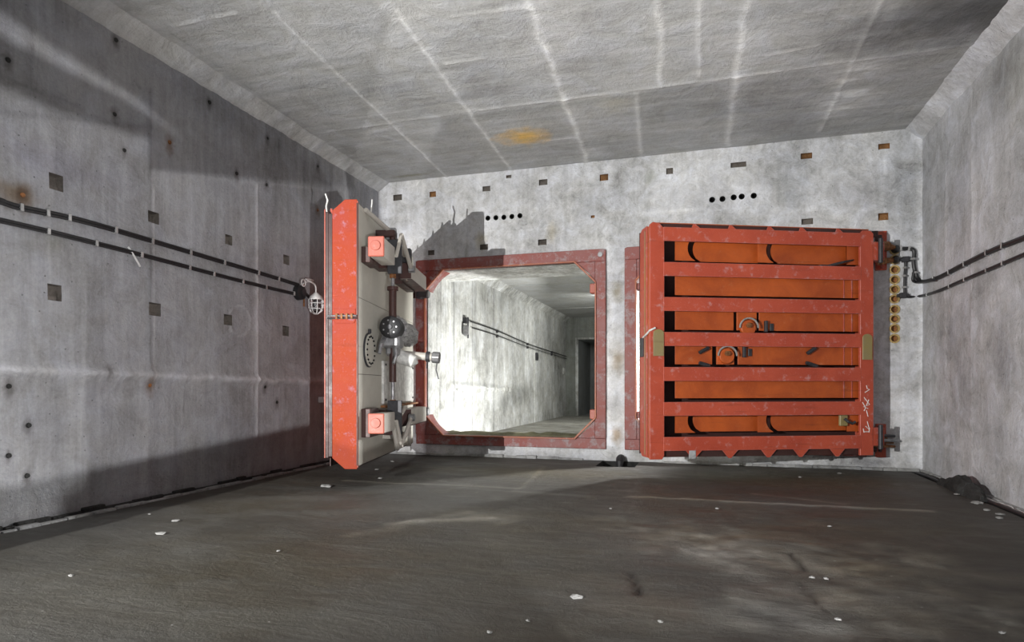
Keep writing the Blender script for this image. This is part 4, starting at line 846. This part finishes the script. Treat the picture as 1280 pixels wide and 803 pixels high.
# inner tunnel cables and small fittings
IO = .05
def iW(px, py, off=0): return cast(px, py, 0, IX+off)
def icable(label, pts, r):
    pts = [Vector(q) for q in pts]; o = pts[0].copy(); t = thing('wall_cable', label, 'cable', o); bm = B(); tube(bm, [q-o for q in smoothpath(pts)], r, 6); obj('cable_strand', bm, M['rubber'], t)
    for q in pts[1:-1]:
        bm = B(); c = q-o; box(bm, c-Vector((IO, .015, .05)), c+Vector((.02, .015, .03))); obj('cable_clip', bm, M['darksteel'], t)
icable('upper thin black cable on the bright wall beyond the doorway', [iW(588, 402, IO), iW(622, 414, IO), iW(660, 430, IO), iW(690, 440, IO), iW(712, 447, IO)], .016)
icable('lower thin black cable on the bright wall beyond the doorway', [iW(590, 410, IO), iW(622, 420, IO), iW(660, 434, IO), iW(690, 443, IO), iW(712, 450, IO)], .012)
p = iW(580, 402); t = thing('caged_lamp', 'dark caged lamp hanging on the bright wall beyond the doorway', 'lamp', p)
bm = B(); box(bm, (0, -.09, -.05), (.10, .09, .09)); obj('junction_box', bm, M['darksteel'], t, bevel=.01)
bm = B(); tube(bm, [(.08, -.1, -.10), (.08, -.1, -.16), (.08, -.1, -.32), (.08, -.1, -.36)], [.05, .08, .075, .03], 12); obj('lamp_globe', bm, M['steel'], t, smooth=True)
bm = B(); tube(bm, [(.05, .14, .12), (.05, .14, -.40)], .018, 6); obj('mounting_rod', bm, M['darksteel'], t)
for px, py, sx, lab in ((670, 446, .12, 'small black box on the bright wall under the thin cables'), (704, 464, .12, 'small pale box near the end of the bright wall')):
    p = iW(px, py); bm = B(); box(bm, (0, -sx*.9, -sx*1.1), (.06, sx*.9, sx*1.1)); box(bm, (.06, -sx*.5, -sx*.7), (.08, sx*.5, sx*.6)); o = obj('switch_box', bm, M['darksteel' if px < 700 else 'pale'], None, bevel=.008); o.location = p; tag(o, lab, 'switch box')
# ------------------------------------------------------------------ CAGED LAMP on the left wall
q = lW(372, 366); t = thing('caged_wall_lamp', 'white caged lamp on a curved arm at the end of the left wall cables', 'lamp', q)
bm = B(); tube(bm, [(0, 0, 0), (.09, 0, 0), (.11, 0, 0)], [.13, .12, .09], 20); obj('junction_box', bm, M['rubber'], t, smooth=True)
bm = B(); tube(bm, [(.10, 0, 0), (.13, 0, 0)], .06, 14); obj('box_lid', bm, M['darksteel'], t, smooth=True)
LC = lW(395, 379, .28)-q
bm = B(); tube(bm, smoothpath([(.08, -.02, .07), (.10, .05, .17), (.15, .22, .23), (LC.x-.06, LC.y-.20, .20), (LC.x, LC.y-.03, .13), (LC.x, LC.y, LC.z+.16)]), .013, 8); obj('curved_arm', bm, M['white'], t, smooth=True)
cc = Vector((LC.x-.06, LC.y-.26, .13)); bm = B(); tube(bm, [cc+Vector((0, .055*math.cos(a*PI/8), .055*math.sin(a*PI/8))) for a in range(17)], .011, 6, caps=False); obj('wire_loop', bm, M['white'], t, smooth=True)
bm = B(); tube(bm, [LC+Vector((0, 0, z)) for z in (.17, .14, .11, .055, .05)], [.03, .06, .10, .125, .125], 24); obj('lamp_cap', bm, M['white'], t, smooth=True)
bm = B(); tube(bm, [LC+Vector((0, 0, z)) for z in (.05, -.02, -.10, -.14, -.16)], [.085, .09, .08, .05, .015], 20); obj('glass_globe', bm, M['glass'], t, smooth=True)
bm = B(); tube(bm, [LC+Vector((0, 0, z)) for z in (.04, .0, -.04, -.09, -.11)], [.025, .03, .045, .035, .01], 12); obj('bulb', bm, M['steel'], t, smooth=True)
bm = B()
for k in range(8):
    a = k*PI/4; tube(bm, [LC+Vector((math.cos(a)*r, math.sin(a)*r, z)) for r, z in ((.118, .06), (.122, -.02), (.115, -.09), (.085, -.15), (.03, -.185))], .008, 5)
for r, z in ((.122, -.01), (.112, -.10), (.03, -.185)): tube(bm, [LC+Vector((math.cos(k*PI/12)*r, math.sin(k*PI/12)*r, z)) for k in range(25)], .007, 5, caps=False)
obj('wire_cage', bm, M['white'], t, smooth=True)
bm = B(); tube(bm, [(.05, .02, .10), (.05, .15, .0), (.05, .3, -.06), (.05, .55, -.02)], .028, 8); obj('cable_tail', bm, M['rubber'], t)
bm = B(); tube(bm, [(.04, .12, .16), (.04, .12, -.22)], .014, 6); obj('mounting_rod', bm, M['rustiron'], t)
q = lW(400, 500); bm = B(); box(bm, (0, -.06, -.05), (.11, .06, .05)); box(bm, (.11, -.03, -.035), (.13, .03, .03)); o = obj('wall_socket', bm, M['white'], None, bevel=.012); o.location = q; tag(o, 'small white fitting on the left wall beside the orange door edge', 'fitting')
q = lW(163, 317, .02); bm = B(); tube(bm, smoothpath([(0, -.03, .07), (.03, .0, 0), (.03, .08, -.10), (.01, .12, -.13)]), .012, 6); o = obj('wire_end', bm, M['white'], None, smooth=True); o.location = q; tag(o, 'pale bent wire end under the lower cables', 'wire')
# ------------------------------------------------------------------ DRAIN pipe, rods and dirt in the right gutter
q = fl(771, 582); q.y = YD-.07; bm = B(); tube(bm, [(0, .05, .06), (0, -.05, .05), (0, -.12, .0), (0, -.12, -.08)], [.075, .08, .07, .06], 16); o = obj('drain_plug', bm, M['rubber'], None, smooth=True); o.location = q; tag(o, 'black round drain plug in the pit at the foot of the end wall', 'drain')
def rod(label, ya, yb, x, r, m):
    o_ = Vector((x, ya, .0)); bm = B(); n = 14
    tube(bm, [(random.uniform(-.012, .012), (yb-ya)*i/n, .012+random.uniform(0, .01)) for i in range(n+1)], r, 8); o = obj('floor_hose', bm, M[m], None, smooth=True); o.location = o_; tag(o, label, 'hose')
rod('black hose lying in the gutter along the right wall', 4.5, YD-.3, XR-.16, .022, 'rubber')
rod('pale thin rod lying in the gutter, nearer end', 7.6, 9.1, XR-.09, .011, 'white'); rod('pale thin rod lying in the gutter, farther end', 9.5, 10.4, XR-.10, .010, 'white')
def rock(name, label, cat, p, s, m, group=None, flat=.6):
    s *= .8; bm = B(); bmesh.ops.create_icosphere(bm, subdivisions=1 if s < .05 else 2, radius=1)
    a = random.random()*6
    for v in bm.verts:
        d = v.co.normalized(); k = 1+.28*math.sin(d.x*5+a)*math.cos(d.y*4+a*2)+.18*random.uniform(-1, 1); v.co = Vector((d.x*s*k*1.2, d.y*s*k, max(d.z, -.3)*s*k*flat))
    o = obj(name, bm, M[m]); o.location = p; tag(o, label, cat, group); return o
# dark crumbling heap by the right wall
q = rW(1222, 612); bm = B(); 
for (dx, dy, s) in ((-.03, 0, .20), (-.03, -.35, .15), (-.03, .35, .13), (-.06, -.6, .09), (-.05, .62, .09)):
    m4 = Matrix.Translation((dx, dy, 0)) @ Matrix.Diagonal((.6*s, 1.9*s, 1.1*s, 1)); bmesh.ops.create_icosphere(bm, subdivisions=3, radius=1, matrix=m4)
for v in bm.verts: v.co += v.co.normalized()*random.uniform(-.02, .02)
o = obj('dirt_heap', bm, M['dirt'], None); o.location = (XR-.14, q.y, 0); tag(o, 'dark crumbled dirt heap leaning on the foot of the right wall', 'dirt')
chips = [(408, 608, .085, 'flat pale chunk on the floor beside the orange door edge'), (446, 571.5+6, .05, 'pale chip just under the skin of the open door'), (491, 577, .05, 'pale stone nearest the foot of the red frame'), (471, 587, .045, 'pale stone in front of the open door, middle of three'),
         (475, 598, .045, 'pale stone in front of the open door, nearest the camera'), (220, 651, .05, 'larger white chip near the left wall'), (202, 667, .055, 'flat white chip below the larger one near the left wall'), (187, 643, .018, 'tiny white chip close to the left kerb'),
         (89, 720, .022, 'small pale chip alone at the lower left of the floor'), (348, 689, .02, 'small pale chip left of the floor middle'), (1222, 629, .07, 'largest pale stone by the dark dirt heap'), (1234, 638, .04, 'middle pale stone by the right gutter'), (1250, 643, .05, 'pale stone near the right edge by the gutter'),
         (1249, 648, .04, 'lower pale stone near the right edge'), (1196, 618, .045, 'flat pale stone in front of the dirt heap'), (1050, 592, .05, 'pale chip by the end wall right of the orange door'), (1000, 597, .03, 'small pale chip in front of the orange door'),
         (722, 746, .05, 'pale chunk low in the middle of the floor'), (1037, 658, .025, 'white chip on the floor below the orange door'), (1047, 774, .022, 'white pebble at the lower right'), (896, 636, .025, 'thin pale chip on the streaked floor seam'),
         (763, 636, .018, 'tiny white chip under the concrete pier'), (826, 778, .02, 'small white pebble at the bottom middle'), (1015, 722, .022, 'first of two white pebbles on the scraped patch'), (1033, 724, .020, 'second of two white pebbles on the scraped patch'), (1252, 791, .02, 'white pebble at the bottom right corner'), (660, 776, .016, 'white pebble at the bottom, left of middle'), (612, 791, .02, 'larger white pebble at the bottom edge, left of middle')]
for px, py, s, lab in chips: rock('concrete_chip', lab, 'stone', fl(px, py, .008), s, 'chip', 'concrete chips scattered on the floor', .35 if s > .04 else .6)
